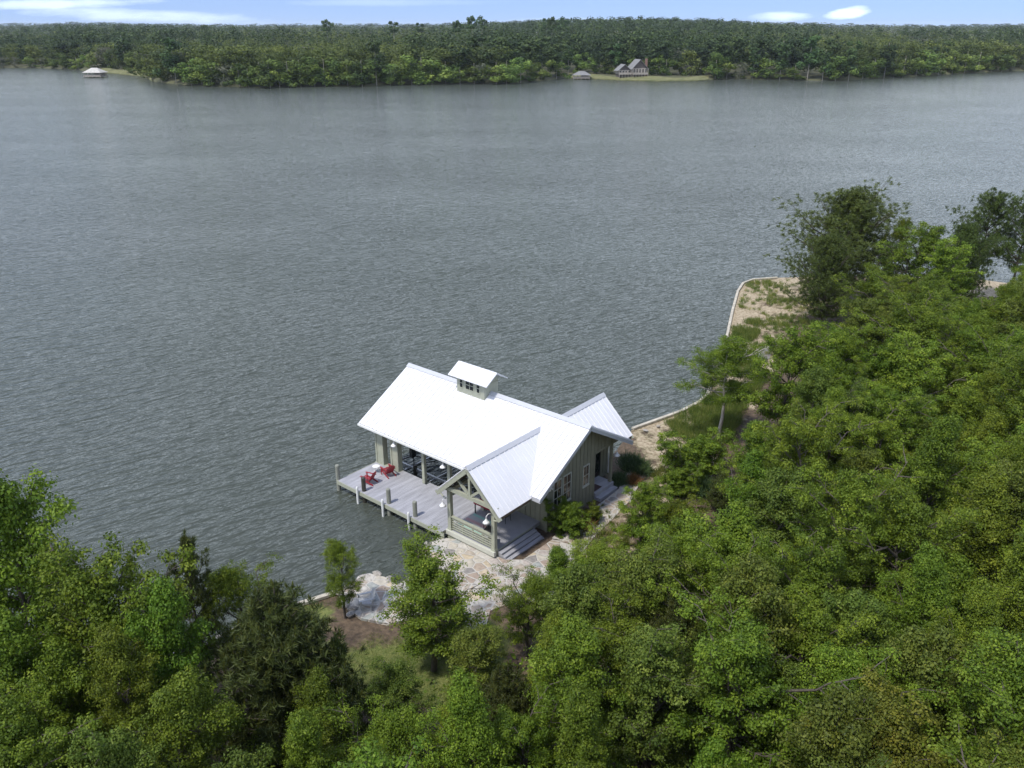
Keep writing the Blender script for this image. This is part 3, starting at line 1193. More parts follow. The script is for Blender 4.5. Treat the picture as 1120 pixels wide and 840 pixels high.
barn_lamp(2.6, 3.1, 3.25, 0.0, 0.5)
barn_lamp(7.35, 3.1, 3.25, 0.0, 0.5)
barn_lamp(10.15, 0.2, 2.75, 0.15, 0.4)
barn_lamp(13.75, 0.2, 3.0, 0.15, 0.4)
barn_lamp(14.95, 12.2, 3.05, -0.42, 0.0)
mb = MB()
mb.tube([(GA + 0.03, 5.04, 3.55), (GA + 0.12, 5.04, 3.55)], [0.05, 0.05], 8)
mb.tube([(GA + 0.12, 4.98, 3.55), (GA + 0.26, 4.90, 3.48)], [0.04, 0.08], 8)
mb.tube([(GA + 0.12, 5.10, 3.55), (GA + 0.26, 5.18, 3.48)], [0.04, 0.08], 8)
mb.build('floodlight', M['lamp'], bh)

# cupola
cp = MB()
ca0, ca1, cb0, cb1 = 4.75, 7.3, 7.3, 8.7
czt = 7.95
cp.box(ca0, ca1, cb0, cb1, 6.4, czt - 0.12)
for a_ in (ca0, ca1):
    cp.prism([(a_ - 0.001, cb0 + 0.01, czt - 0.13), (a_ - 0.001, cb1 - 0.01, czt - 0.13), (a_ - 0.001, 8.0, 8.42)], (0.12 if a_ == ca0 else -0.12, 0, 0))
cp.box(ca0 - 0.03, ca1 + 0.03, cb0 - 0.03, cb1 + 0.03, 7.52, 7.60) if False else None
for x in np.arange(cb0 + 0.12, cb1, 0.2):
    cp.box(ca1 + 0.002, ca1 + 0.018, x - 0.015, x + 0.015, 7.66, 7.80)
cp.box(ca1 + 0.002, ca1 + 0.03, cb0, cb1, 7.58, 7.65)
cup = cp.build('cupola', M['cupola'], bh)
mb = MB()
for s in (-1, 1):
    n = slope(mb, (4.3, 8.0, 8.55), (7.85, 8.0, 8.55), (7.85, 8.0 + s * 1.12, 7.86), (4.3, 8.0 + s * 1.12, 7.86), None, thick=0.07)
    ribs(mb, 0, 4.3, 7.85, 0.42, lambda u: (u, 8.0, 8.55), lambda u, s=s: (u, 8.0 + s * 1.12, 7.86), n, h=0.035)
mb.build('cupola_roof', M['roof'], cup)


def cup_window(a0, a1, z0, z1, cols):
    fr = MB()
    y = cb0
    t = 0.05
    fr.box(a0 - t, a0, y - 0.03, y - 0.002, z0 - t, z1 + t)
    fr.box(a1, a1 + t, y - 0.03, y - 0.002, z0 - t, z1 + t)
    fr.box(a0, a1, y - 0.03, y - 0.002, z1, z1 + t)
    fr.box(a0, a1, y - 0.04, y - 0.002, z0 - t, z0)
    for k in range(1, cols):
        x = a0 + (a1 - a0) * k / cols
        fr.box(x - 0.02, x + 0.02, y - 0.028, y - 0.002, z0, z1)
    zm = (z0 + z1) / 2
    fr.box(a0, a1, y - 0.027, y - 0.0025, zm - 0.02, zm + 0.02)
    o = fr.build('window', M['cupola'], cup)
    return o


for a0, a1, c_ in ((5.05, 5.3, 1), (5.6, 6.3, 2), (6.62, 6.87, 1)):
    cup_window(a0, a1, 7.02, 7.66, c_)
mb = MB()
for a0, a1 in ((5.05, 5.3), (5.6, 6.3), (6.62, 6.87)):
    mb.box(a0, a1, cb0 - 0.012, cb0 - 0.0015, 7.02, 7.66)
mb.build('panes', M['glass'], cup)

# ---------------------------------------------------------------- dock
dk = empty('dock', ORG, ROT)
tag(dk, 'pale grey plank dock on piles along the lake side of the boathouse', 'dock')
mb = MB()
rg = random.Random(3)
a = 0.03
while a < 10.0:
    bb = 3.58 if a < 2.4 else 3.96
    if abs(a - 4.85) < 0.16 or abs(a - 7.3) < 0.16:
        bb = 3.6
    mb.box(a, a + 0.134, 0.05, bb, 0.862, 0.90 + rg.uniform(-0.003, 0.003))
    a += 0.142
mb.build('deck', M['deck'], dk)
mb = MB()
mb.box(0.0, 10.35, 0.0, 0.045, 0.62, 0.895)
mb.box(-0.045, -0.002, 0.0, 3.6, 0.62, 0.893)
mb.box(0.1, 10.2, 3.45, 3.55, 0.62, 0.85)
mb.box(0.1, 10.0, 1.7, 1.8, 0.62, 0.85)
mb.box(9.95, 10.05, 0.1, 3.5, 0.6, 0.855)
mb.build('rim_joist', M['trim'], dk)
for a, b, top, m in ((-0.14, 0.22, 2.0, 'pile'), (2.5, 0.3, 1.95, 'darkpile'), (5.0, 0.3, 2.0, 'pile'), (7.5, 0.3, 2.0, 'pile')):
    mb = MB()
    mb.tube([(a, b, -1.5), (a, b, top - 0.06), (a, b, top)], [0.15, 0.15, 0.11], 12)
    mb.build('pile', M[m], dk, smooth=False)
for a, b in ((0.4, 3.3), (2.5, 3.3), (5, 3.3), (7.5, 3.3), (9.6, 0.4), (9.6, 3.3), (0.1, 5.2), (2.35, 5.2)):
    mb = MB()
    mb.tube([(a, b, -1.5), (a, b, 0.8)], [0.14, 0.14], 10)
    mb.build('pile', M['darkpile'], dk)
for a in (2.28, 4.82, 7.3):
    mb = MB()
    mb.tube([(a, -0.11, -0.3), (a, -0.11, 1.2), (a, -0.11, 1.3)], [0.085, 0.085, 0.05], 10)
    mb.build('fender_pole', M['white'], dk, smooth=False)
mb = MB()
mb.box(-0.14, 0.0, 3.6, 4.0, 0.6, 0.86)
mb.box(0.0, 2.42, 3.585, 4.05, 0.7, 0.895)
mb.build('column_footing', M['trim'], dk)

# boat lift in the slip
bl = empty('boat_lift', ab(3.5, 6.5, 0), ROT)
tag(bl, 'grey metal boat lift frame standing in the dark open slip', 'boat lift')
for b in (-1.25, 1.25):
    mb = MB()
    mb.bar((-2.6, b, 0.45), (3.4, b, 0.45), 0.14, 0.16)
    mb.build('bunk', M['alu'], bl)
for a in (-1.8, 0.8, 2.8):
    mb = MB()
    mb.bar((a, -1.75, 0.32), (a, 1.75, 0.32), 0.12, 0.12)
    mb.build('cross_beam', M['alu'], bl)
for a in (-1.8, 2.8):
    for b in (-1.75, 1.75):
        mb = MB()
        mb.tube([(a, b, 0.3), (a, b, 4.2)], [0.012, 0.012], 5)
        mb.build('cable', M['alu'], bl)
mb = MB()
mb.box(-2.9, -2.6, -0.2, 0.2, 0.4, 1.9)
mb.tube([(-2.75, 0, 1.9), (-2.75, 0, 2.3)], [0.12, 0.08], 8)
mb.bar((-2.75, 0, 0.5), (-1.6, -0.9, 0.2), 0.08, 0.08)
mb.bar((-2.75, 0, 0.5), (-1.6, 0.9, 0.2), 0.08, 0.08)
mb.bar((-2.75, 0, 0.5), (-3.4, -0.9, 0.2), 0.08, 0.08)
mb.bar((-2.75, 0, 0.5), (-3.4, 0.9, 0.2), 0.08, 0.08)
mb.build('winch', M['black'], bl)


# ---------------------------------------------------------------- furniture
def adirondack(m, loc, rz, label, group=None):
    """faces local +x"""
    r_ = empty('adirondack_chair', loc, rz)
    tag(r_, label, 'chair', group)
    s = MB()
    for k in range(6):
        x = 0.36 - k * 0.105
        s.bar((x, -0.27, 0.38 - k * 0.028), (x, 0.27, 0.38 - k * 0.028), 0.09, 0.022)
    s.build('seat', M[m], r_)
    bk = MB()
    for k in range(7):
        y = -0.27 + k * 0.09
        h = 0.80 - 0.022 * (k - 3) ** 2
        bk.bar((-0.20, y, 0.24), (-0.20 - h * 0.42, y * 1.12, 0.24 + h * 0.9), 0.078, 0.02, up=(1, 0, 0.4))
    bk.bar((-0.35, -0.3, 0.56), (-0.35, 0.3, 0.56), 0.03, 0.07)
    bk.build('backrest', M[m], r_)
    for y in (-0.33, 0.33):
        mb = MB()
        mb.box(0.30, 0.39, y - 0.02, y + 0.02, 0, 0.56)
        mb.build('leg', M[m], r_)
        mb = MB()
        mb.bar((0.34, y * 0.92, 0.33), (-0.55, y * 0.92, 0.05), 0.03, 0.12)
        mb.build('leg', M[m], r_)
        mb = MB()
        mb.box(-0.42, 0.44, y - 0.06, y + 0.06, 0.562, 0.585)
        mb.build('armrest', M[m], r_)
    return r_


adirondack('red', ab(1.9, 1.25, 0.902), ROT + R(195), 'red wooden lounge chair on the dock near the black pile', 'red lounge chairs on the dock')
adirondack('red', ab(2.1, 2.85, 0.902), ROT + R(170), 'red wooden lounge chair in front of the two broad boathouse columns', 'red lounge chairs on the dock')
p = at(401, 662, 0.5)
adirondack('greychair', (p.x, p.y, 0.5), R(200), 'pale grey wooden lounge chair on the stone patio by the shore')


def side_table(loc, m, label):
    r_ = empty('side_table', loc, 0)
    tag(r_, label, 'table')
    mb = MB()
    mb.tube([(0, 0, 0.43), (0, 0, 0.47)], [0.27, 0.27], 16)
    mb.build('tabletop', M[m], r_)
    for k in range(3):
        t = k * 2.094
        mb = MB()
        mb.tube([(0.2 * math.cos(t), 0.2 * math.sin(t), 0), (0.14 * math.cos(t), 0.14 * math.sin(t), 0.43)], [0.02, 0.02], 6)
        mb.build('leg', M[m], r_)


side_table(ab(1.15, 2.6, 0.902), 'white', 'small round white side table behind the two red dock chairs')

# porch furniture
mb = MB()
mb.box(-1.0, 1.0, -0.8, 0.8, 0.002, 0.014)
o = mb.build('rug', M['rug'])
o.location = ab(11.2, 2.2, 0.90)
o.rotation_euler.z = ROT
tag(o, 'mint green and pink striped rug on the porch floor', 'rug')
t = empty('porch_table', ab(10.9, 3.4, 0.915), ROT)
tag(t, 'rectangular porch table with a crimson top beside the striped rug', 'table')
mb = MB()
mb.box(-0.8, 0.8, -0.4, 0.4, 0.70, 0.76)
mb.build('tabletop', M['redfab'], t, bevel=0.01)
for x in (-0.7, 0.7):
    for y in (-0.32, 0.32):
        mb = MB()
        mb.box(x - 0.03, x + 0.03, y - 0.03, y + 0.03, 0, 0.698)
        mb.build('leg', M['black'], t)


def metal_chair(loc, rz, label, m='black'):
    r_ = empty('porch_chair', loc, rz)
    tag(r_, label, 'chair', 'dark porch chairs')
    mb = MB()
    mb.box(-0.26, 0.26, -0.26, 0.26, 0.42, 0.48)
    mb.build('seat', M[m], r_, bevel=0.01)
    mb = MB()
    mb.tube([(-0.25, -0.24, 0.45), (-0.34, -0.24, 0.98), (-0.34, 0.24, 0.98), (-0.25, 0.24, 0.45)], [0.02] * 4, 6)
    for k in range(4):
        y = -0.16 + k * 0.107
        mb.bar((-0.26, y, 0.48), (-0.335, y, 0.97), 0.035, 0.012, up=(1, 0, 0))
    mb.build('backrest', M[m], r_)
    for x in (-0.23, 0.23):
        for y in (-0.23, 0.23):
            mb = MB()
            mb.tube([(x, y, 0.42), (x * 1.12, y * 1.12, 0)], [0.018, 0.016], 6)
            mb.build('leg', M[m], r_)


metal_chair(ab(12.3, 3.6, 0.902), ROT + R(180), 'black slatted porch chair at the end of the crimson table')
metal_chair(ab(12.6, 1.75, 0.902), ROT + R(100), 'black slatted porch chair just behind the middle of the railing')
metal_chair(ab(13.35, 1.2, 0.902), ROT + R(130), 'black slatted porch chair by the corner post at the top of the steps')
mb = MB()
mb.box(-0.28, 0.28, -0.42, 0.42, 0.001, 0.02)
o = mb.build('doormat', M['rustmetal'])
o.location = ab(14.25, 10.75, 0.90)
o.rotation_euler.z = ROT
tag(o, 'dark brown doormat on the side entry landing', 'doormat')


# ---------------------------------------------------------------- rocks
def rock_mesh(seed, s=(1, 1, 0.6)):
    bm = bmesh.new()
    bmesh.ops.create_icosphere(bm, subdivisions=2, radius=1)
    rg = random.Random(seed)
    cuts = [Vector((rg.uniform(-1, 1), rg.uniform(-1, 1), rg.uniform(-1, 1))).normalized() for _ in range(9)]
    for v in bm.verts:
        for c_ in cuts:
            d = v.co.dot(c_)
            if d > 0.62:
                v.co -= c_ * (d - 0.62)
        v.co *= 1 + rg.uniform(-0.05, 0.05)
        v.co = Vector((v.co.x * s[0], v.co.y * s[1], v.co.z * s[2]))
    me_ = bpy.data.meshes.new('boulder')
    bm.to_mesh(me_)
    bm.free()
    me_.materials.append(M['rock'])
    return me_


rms = [rock_mesh(i, s) for i, s in enumerate(((1, .8, .5), (1.2, .8, .45), (.9, .9, .6), (1.4, .7, .4)))]
rg = random.Random(8)
rock_px = [(375, 652, .5), (380, 642, .55), (390, 637, .5), (398, 630, .6), (412, 628, .5), (378, 660, .6), (386, 666, .45), (392, 646, .35), (383, 671, .5), (425, 634, .45), (437, 641, .5), (448, 634, .5), (454, 622, .5), (458, 607, .5), (466, 597, .55), (475, 590, .4), (396, 672, .35), (370, 648, .4),
           (600, 655, .3), (612, 650, .3), (628, 645, .35), (640, 640, .3), (655, 632, .3), (662, 560, .25), (673, 553, .25), (688, 548, .3), (700, 552, .25), (706, 470, .3), (720, 466, .3)]
for i, (x, y, s) in enumerate(rock_px):
    p = at(x, y, 0.5)
    o = bpy.data.objects.new('boulder', rms[i % 4])
    COL.objects.link(o)
    o.location = (p.x, p.y, 0.46 if i < 18 else 0.48)
    o.rotation_euler = (rg.uniform(-.15, .15), rg.uniform(-.15, .15), rg.uniform(0, 6.28))
    s *= 0.75
    o.scale = (s, s, s * rg.uniform(.8, 1.2))
    if i < 18:
        tag(o, 'pale limestone boulder edging the patio shore', 'rock', 'boulders edging the patio shore')
    else:
        tag(o, 'small pale stone lying along the garden path', 'rock', 'small stones along the garden path')


# ---------------------------------------------------------------- vegetation generators
def quads(centers, normals, size, aspect, rs, along=None):
    """leaf quads; returns verts (4n,3)"""
    n = len(centers)
    nrm = normals / (np.linalg.norm(normals, axis=1, keepdims=True) + 1e-9)
    ref = rs.normal(size=(n, 3)) if along is None else along
    u = ref - nrm * np.sum(ref * nrm, axis=1, keepdims=True)
    u /= (np.linalg.norm(u, axis=1, keepdims=True) + 1e-9)
    v = np.cross(nrm, u)
    L = size[:, None] * 0.5
    W = (size * aspect)[:, None] * 0.5
    a = centers - u * L
    b = centers + v * W - u * L * 0.1
    c = centers + u * L
    d = centers - v * W - u * L * 0.1
    return np.stack([a, b, c, d], axis=1).reshape(-1, 3)


def leaf_mesh(name, C_, N_, size, aspect, var, m, rs, along=None):
    v = quads(C_, N_, size, aspect, rs, along)
    f = np.arange(len(v)).reshape(-1, 4)
    return np_mesh(name, v, f, np.repeat(var, 4), m)


def wood_mesh(name, segs, m, n=6):
    """segs: list of (points, radii)"""
    mb = MB()
    for P_, r_ in segs:
        mb.tube(P_, r_, n, cap=False)
    me_ = bpy.data.meshes.new(name)
    me_.from_pydata(mb.v, [], mb.f)
    me_.materials.append(m)
    for p_ in me_.polygons:
        p_.use_smooth = True
    return me_


def broadleaf(seed, h=10.0, Rr=3.0, base=0.22, nb=46, per=34, leaf=0.17, m='leafA', bark='bark', top=0.75, droop=0.0, sub=6, tw=5, spread=0.42, up=0.35, wisp=0.0, tight=0.165, cone=0.0, bend=0.09):
    rs = np.random.RandomState(seed)
    segs = []
    # trunk with slight bends
    tp = [np.array([0, 0, -0.6])]
    for k in range(1, 9):
        z = h * 0.96 * k / 8
        tp.append(np.array([rs.normal() * bend * k ** 0.7, rs.normal() * bend * k ** 0.7, z]))
    tr_ = [0.018 * h * (1 - 0.93 * k / 8) + 0.01 for k in range(9)]
    segs.append(([tuple(p_) for p_ in tp], tr_))

    def trunk_at(t):
        x = t * 8
        i = min(int(x), 7)
        return tp[i] * (1 - (x - i)) + tp[i + 1] * (x - i)
    cl, cn_ = [], []
    lob = rs.uniform(0, 6.28, 4)
    for i in range(nb):
        t = base + (0.97 - base) * ((i + rs.uniform(0, 1)) / nb)
        s = (t - base) / (1 - base)
        prof = (math.sin(math.pi * min(1, (s * 0.78 + 0.20))) ** 0.75) if s < 0.9 else 0.35
        prof = prof * (1 - cone) + cone * (1.02 - s) ** 0.75 * min(1, 0.6 + s * 3)
        az = i * 2.39996 + rs.uniform(-.5, .5)
        lobes = 1 + 0.22 * math.sin(2 * az + lob[0]) + 0.14 * math.sin(3 * az + lob[1])
        L = Rr * prof * rs.uniform(0.5, 1.25) * lobes * 1.08
        if s > 0.55:
            L *= rs.uniform(0.7, 1.65)
        el = up + 0.75 * s ** 2 + rs.uniform(-.12, .15)
        p0 = trunk_at(t)
        d = np.array([math.cos(az) * math.cos(el), math.sin(az) * math.cos(el), math.sin(el)])
        P_ = [p0]
        for k in range(1, 5):
            P_.append(p0 + d * L * k / 4 + np.array([0, 0, (0.05 - droop * (k / 4) ** 2) * L * k / 4]) + rs.normal(size=3) * 0.04 * L)
        r0 = max(0.018, 0.03 * L * 0.55)
        segs.append(([tuple(q) for q in P_], [r0 * (1 - 0.2 * k) for k in range(5)]))
        for j in range(sub):
            f = 0.30 + 0.72 * (j + rs.uniform(0, 1)) / sub
            x = min(f, 0.999) * 4
            k = int(x)
            q0 = P_[k] * (1 - (x - k)) + P_[k + 1] * (x - k)
            a2 = az + (1 if j % 2 else -1) * rs.uniform(0.4, 1.25)
            L2 = L * spread * rs.uniform(0.6, 1.15) * (1.15 - 0.5 * f)
            e2 = rs.uniform(-0.1, 0.55)
            d2 = np.array([math.cos(a2) * math.cos(e2), math.sin(a2) * math.cos(e2), math.sin(e2)])
            q1 = q0 + d2 * L2
            segs.append(([tuple(q0), tuple((q0 + q1) / 2 + rs.normal(size=3) * 0.03), tuple(q1)], [r0 * 0.4, r0 * 0.28, 0.006]))
            for w_ in range(tw):
                cl.append(q0 + (q1 - q0) * rs.uniform(0.3, 1.1) + rs.normal(size=3) * 0.13 * (1 + wisp))
                cn_.append(d2)
    cl = np.array(cl)
    n = len(cl)
    cvar = np.clip(rs.normal(0.42, 0.17, n), 0, 1)
    # outer and upper clumps a lighter green, inner and lower ones darker
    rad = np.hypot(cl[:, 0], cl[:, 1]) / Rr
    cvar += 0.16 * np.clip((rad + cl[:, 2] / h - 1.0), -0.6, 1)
    per = int(per * 1.75)
    leaf *= 0.74
    idx = np.repeat(np.arange(n), per)
    N = len(idx)
    off = rs.normal(size=(N, 3)) * np.array([tight, tight, tight * 0.55])
    C_ = cl[idx] + off
    C_[:, 2] -= 0.30 * (off[:, 0] ** 2 + off[:, 1] ** 2)
    Nn = rs.normal(size=(N, 3)) * 0.5 + np.array([0, 0, 0.7]) + off * (0.85 / tight)
    size = leaf * rs.uniform(0.6, 1.25, N)
    var = np.clip(cvar[idx] + rs.normal(0, 0.13, N), 0, 1)
    zs = h / np.percentile(C_[:, 2], 99.7)
    C_[:, 2] *= zs
    segs = [([(q[0], q[1], q[2] * zs if q[2] > 0 else q[2]) for q in P_], r_) for P_, r_ in segs]
    crown = leaf_mesh('crown', C_, Nn, size, 0.62, var, M[m], rs)
    trunk = wood_mesh('trunk', segs, M[bark])
    return trunk, crown


def pine(seed, h=11.0, Rr=2.6, base=0.25, whorls=15, m='needle', tuft=24, nl=0.32, conical=1.0, candles=True, nper=5, multi=1, irregular=0.25, tw=6):
    rs = np.random.RandomState(seed)
    segs, tc_, td = [], [], []
    for mtr in range(multi):
        off = np.array([rs.uniform(-1, 1), rs.uniform(-1, 1), 0]) * (0.0 if mtr == 0 else 1.1)
        hh = h * (1 if mtr == 0 else rs.uniform(0.75, 0.93))
        lean = np.array([rs.normal() * 0.03, rs.normal() * 0.03, 1])
        tp = [np.array([0, 0, -0.6])] + [off * min(1, k / 3) + lean * hh * k / 8 + np.array([rs.normal(), rs.normal(), 0]) * 0.05 for k in range(1, 9)]
        segs.append(([tuple(q) for q in tp], [0.016 * hh * (1 - 0.92 * k / 8) + 0.01 for k in range(9)]))
        for wv in range(whorls):
            t = base + (0.97 - base) * (wv + 0.3 * rs.uniform(-1, 1) + 0.3) / whorls
            s = min(1, max(0, (t - base) / (1 - base)))
            x = t * 8
            i = min(int(x), 7)
            p0 = tp[i] * (1 - (x - i)) + tp[i + 1] * (x - i)
            prof = conical * (1 - s) ** 0.8 + (1 - conical) * math.sin(math.pi * min(1, s * 0.7 + 0.3)) ** 0.7
            prof = max(prof, 0.10) * min(1, 0.55 + s * 3)
            for b_ in range(nper):
                az = 6.283 * b_ / nper + wv * 1.1 + rs.uniform(-.4, .4)
                L = Rr * prof * (1 + irregular * rs.normal())
                L = max(L, 0.25)
                el = 0.15 + 0.9 * s + rs.uniform(-.15, .15)
                d = np.array([math.cos(az) * math.cos(el), math.sin(az) * math.cos(el), math.sin(el)])
                p1 = p0 + d * L * 0.55
                p2 = p1 + (d + np.array([0, 0, 0.45])) * L * 0.45
                segs.append(([tuple(p0), tuple(p1), tuple(p2)], [0.012 * L + 0.012, 0.01 * L + 0.008, 0.006]))
                k = max(3, int(tw * L))
                for q in range(k):
                    f = 0.35 + 0.65 * (q + rs.uniform(0, 1)) / k
                    c_ = (p0 + (p1 - p0) * f / 0.55) if f < 0.55 else (p1 + (p2 - p1) * (f - 0.55) / 0.45)
                    side = rs.normal(size=3) * 0.13 * L
                    side[2] = abs(side[2]) * 0.4
                    tc_.append(c_ + side)
                    td.append(d * 0.6 + np.array([0, 0, 0.75]) + side * 0.7)
                tc_.append(p2)
                td.append(d * 0.4 + np.array([0, 0, 1.0]))
        tc_.append(tp[-1])
        td.append(np.array([0, 0, 1.0]))
    tc_ = np.array(tc_)
    td = np.array(td)
    td /= np.linalg.norm(td, axis=1, keepdims=True)
    n = len(tc_)
    tv = np.clip(rs.normal(0.35, 0.13, n), 0, 0.8)
    idx = np.repeat(np.arange(n), tuft)
    N = len(idx)
    D = td[idx] * 0.75 + rs.normal(size=(N, 3)) * 0.48
    D /= np.linalg.norm(D, axis=1, keepdims=True)
    ln = nl * rs.uniform(0.7, 1.2, N)
    C_ = tc_[idx] + D * (ln * 0.5)[:, None] + rs.normal(size=(N, 3)) * 0.035
    Nn = rs.normal(size=(N, 3))
    var = np.clip(tv[idx] + rs.normal(0, 0.1, N), 0, 1)
    v = quads(C_, Nn, ln, 0.12, rs, along=D)
    vv = np.repeat(var, 4)
    if candles:
        cc = tc_[::2]
        nc = len(cc)
        up = np.array([0, 0, 1.0]) + rs.normal(size=(nc, 3)) * 0.12
        L = rs.uniform(0.25, 0.5, nc)
        allv, allvar = [v], [vv]
        for r_ in range(3):
            N2 = np.stack([np.cos(r_ * 1.05) * np.ones(nc), np.sin(r_ * 1.05) * np.ones(nc), np.zeros(nc)], 1)
            allv.append(quads(cc + up * (L * 0.5)[:, None], N2, L, 0.2, rs, along=up))
            allvar.append(np.full(nc * 4, 0.85))
        v = np.concatenate(allv)
        vv = np.concatenate(allvar)
    crown = np_mesh('crown', v, np.arange(len(v)).reshape(-1, 4), vv, M[m])
    return wood_mesh('trunk', segs, M['bark'], 5), crown


# prototypes of near trees: kind -> list of (trunk mesh, crown mesh, height)
PROTO = {}
PROTO['broad'] = [broadleaf(11, 10, 2.9, nb=36, sub=6, tw=3, per=40, leaf=0.15, up=0.4, cone=0.5) + (10,), broadleaf(12, 10, 3.0, base=0.15, nb=40, sub=5, tw=3, up=0.7, per=42, leaf=0.16) + (10,), broadleaf(13, 10, 2.6, base=0.2, nb=34, droop=0.25, sub=5, tw=4, per=38, leaf=0.14, cone=0.7) + (10,),
                  broadleaf(14, 10, 2.7, nb=36, m='leafC', leaf=0.15, up=0.75, sub=6, tw=3, per=42, cone=0.3) + (10,), broadleaf(18, 10, 2.7, nb=34, m='leafC', leaf=0.18, per=34, droop=0.15, sub=6, tw=3, tight=0.20, cone=0.6) + (10,), broadleaf(19, 10, 2.4, base=0.1, nb=40, leaf=0.13, up=0.8, sub=5, tw=4, per=38, cone=0.8) + (10,), broadleaf(20, 10, 3.2, base=0.3, nb=30, sub=7, tw=3, per=44, leaf=0.15, up=0.3) + (10,)]
PROTO['fresh'] = [broadleaf(21, 10, 2.5, base=0.12, nb=38, m='leafB', leaf=0.19, per=30, up=0.65, sub=5, tw=4, tight=0.2, cone=0.7) + (10,), broadleaf(22, 10, 2.7, base=0.15, nb=38, m='leafB', leaf=0.18, per=34, up=0.5, sub=6, tw=3, tight=0.19, cone=0.4) + (10,)]
PROTO['slim'] = [broadleaf(44, 10, 3.0, base=0.40, nb=34, m='leafA', leaf=0.13, per=34, bark='palebark', up=0.3, sub=7, tw=5, tight=0.2, cone=0.2, bend=0.03) + (10,)]
PROTO['golden'] = [broadleaf(31, 10, 2.6, base=0.15, nb=42, m='leafY', leaf=0.17, per=30, up=0.6) + (10,)]
PROTO['airy'] = [broadleaf(41, 10, 3.0, base=0.40, nb=30, m='leafC', leaf=0.15, per=28, bark='palebark', up=0.3, sub=6, tw=5, wisp=0.6) + (10,), broadleaf(42, 10, 2.4, base=0.2, nb=32, m='leafA', leaf=0.14, per=30, bark='bark', up=0.6, sub=6, tw=5, wisp=0.6) + (10,)]
PROTO['pine'] = [pine(51, 10, 2.3) + (10,), pine(52, 10, 2.8, base=0.1, multi=4, conical=0.6, whorls=14) + (10,)]
PROTO['darkpine'] = [pine(61, 12, 4.0, base=0.12, m='needleD', conical=0.25, whorls=20, candles=False, nper=7, nl=0.34, tuft=22, irregular=0.34, tw=9) + (12,), pine(62, 12, 3.1, base=0.34, m='needleD', conical=0.2, whorls=11, candles=False, nper=6, nl=0.36, tuft=22, irregular=0.4, tw=8) + (12,)]
PROTO['shrub'] = [broadleaf(71, 3, 1.6, base=0.02, nb=34, m='leafA', leaf=0.13, per=40, up=0.45, sub=5, tw=4, tight=0.11) + (3,), broadleaf(72, 3, 1.5, base=0.02, nb=34, m='leafB', leaf=0.14, per=40, up=0.6, sub=5, tw=4, tight=0.11) + (3,)]
NAMES = {'slim': ('slim_tree', 'tree'), 'broad': ('broadleaf_tree', 'tree'), 'fresh': ('broadleaf_tree', 'tree'), 'golden': ('broadleaf_tree', 'tree'), 'airy': ('sapling', 'tree'), 'pine': ('pine_tree', 'tree'), 'darkpine': ('pine_tree', 'tree'), 'shrub': ('shrub', 'shrub')}
rgt = random.Random(77)


def plant(kind, x, y, height, widen=1.0, label=None, group=None, variant=None, z=None):
    v = PROTO[kind][variant if variant is not None else rgt.randrange(len(PROTO[kind]))]
    zz = float(gz(x, y)) if z is None else z
    r_ = empty(NAMES[kind][0], (x, y, zz), rgt.uniform(0, 6.28))
    s = height / v[2]
    r_.scale = (s * widen, s * widen, s)
    tag(r_, label, NAMES[kind][1], group)
    for nm, me_ in (('trunk', v[0]), ('crown', v[1])):
        o = bpy.data.objects.new(nm if kind != 'shrub' or nm == 'crown' else 'stems', me_)
        COL.objects.link(o)
        o.parent = r_
    return r_


def plant_px(kind, px, ytop, height, widen=1.0, label=None, group=None, variant=None):
    p_ = at(px, ytop, height + 0.5)
    for _ in range(4):
        g = float(gz(p_.x, p_.y))
        p_ = at(px, ytop, height + g)
    return plant(kind, p_.x, p_.y, height, widen, label, group, variant)


placed = []


def hero(kind, px, ytop, height, widen, label, variant=None):
    o = plant_px(kind, px, ytop, height, widen, label, None, variant)
    r_ = PROTO[kind][0]
    placed.append((o.location.x, o.location.y, height * 0.24 * widen))
    return o


hero('fresh', -14, 506, 13.5, 0.85, 'tall bright green tree cut by the picture edge above the lake corner', 0)
hero('fresh', 108, 596, 11, 0.95, 'bright green leafy tree next to the dark young pine at the water', 1)
hero('pine', 193, 588, 9, 0.75, 'dark young pine standing alone among leafy trees at the lake edge', 0)
hero('airy', 256, 618, 7, 0.9, 'thin airy tree between the young pine and the bushy many-topped pine', 1)
hero('fresh', 165, 640, 10, 0.8, 'fresh green leafy tree in front of the dark young pine', 0)
hero('pine', 298, 650, 9.5, 1.15, 'bushy many-topped pine with pale candles beside the lawn', 1)
hero('pine', 372, 700, 7, 0.7, 'narrow young pine at the edge of the lawn', 0)
hero('airy', 370, 594, 4.8, 0.85, 'small olive sapling with a thin trunk in the mulch bed by the seawall', 1)
hero('fresh', 468, 603, 7.0, 1.35, 'rounded bright green tree hiding the middle of the stone patio', 1)
hero('shrub', 622, 548, 2.5, 0.85, 'bright green shrub under the double window of the boathouse', 1)
hero('shrub', 648, 553, 1.3, 0.9, 'small dark shrub below the small boathouse window', 0)
hero('broad', 615, 598, 5.0, 1.35, 'loose leafy tree spreading over the patio below the porch steps', 5)
hero('airy', 655, 590, 4.6, 1.5, 'low leafy tree hanging over the end of the stone patio', 1)
hero('fresh', 632, 612, 4.8, 1.2, 'bright leafy tree between the patio and the dense bright green tree', 0)
hero('airy', 578, 628, 5.0, 1.2, 'thin sapling in front of the loose leafy tree on the patio', 1)
hero('fresh', 706, 525, 5.5, 1.05, 'dense bright green tree beside the garden path', 1)
hero('slim', 799, 362, 9.0, 0.95, 'slim airy tree with a pale straight trunk near the seawall')
hero('shrub', 763, 474, 3.4, 1.15, 'round pale green bush left of the pale slim trunk', 0)
hero('shrub', 742, 510, 2.2, 1.0, 'low leafy bush beneath the round pale green bush', 1)
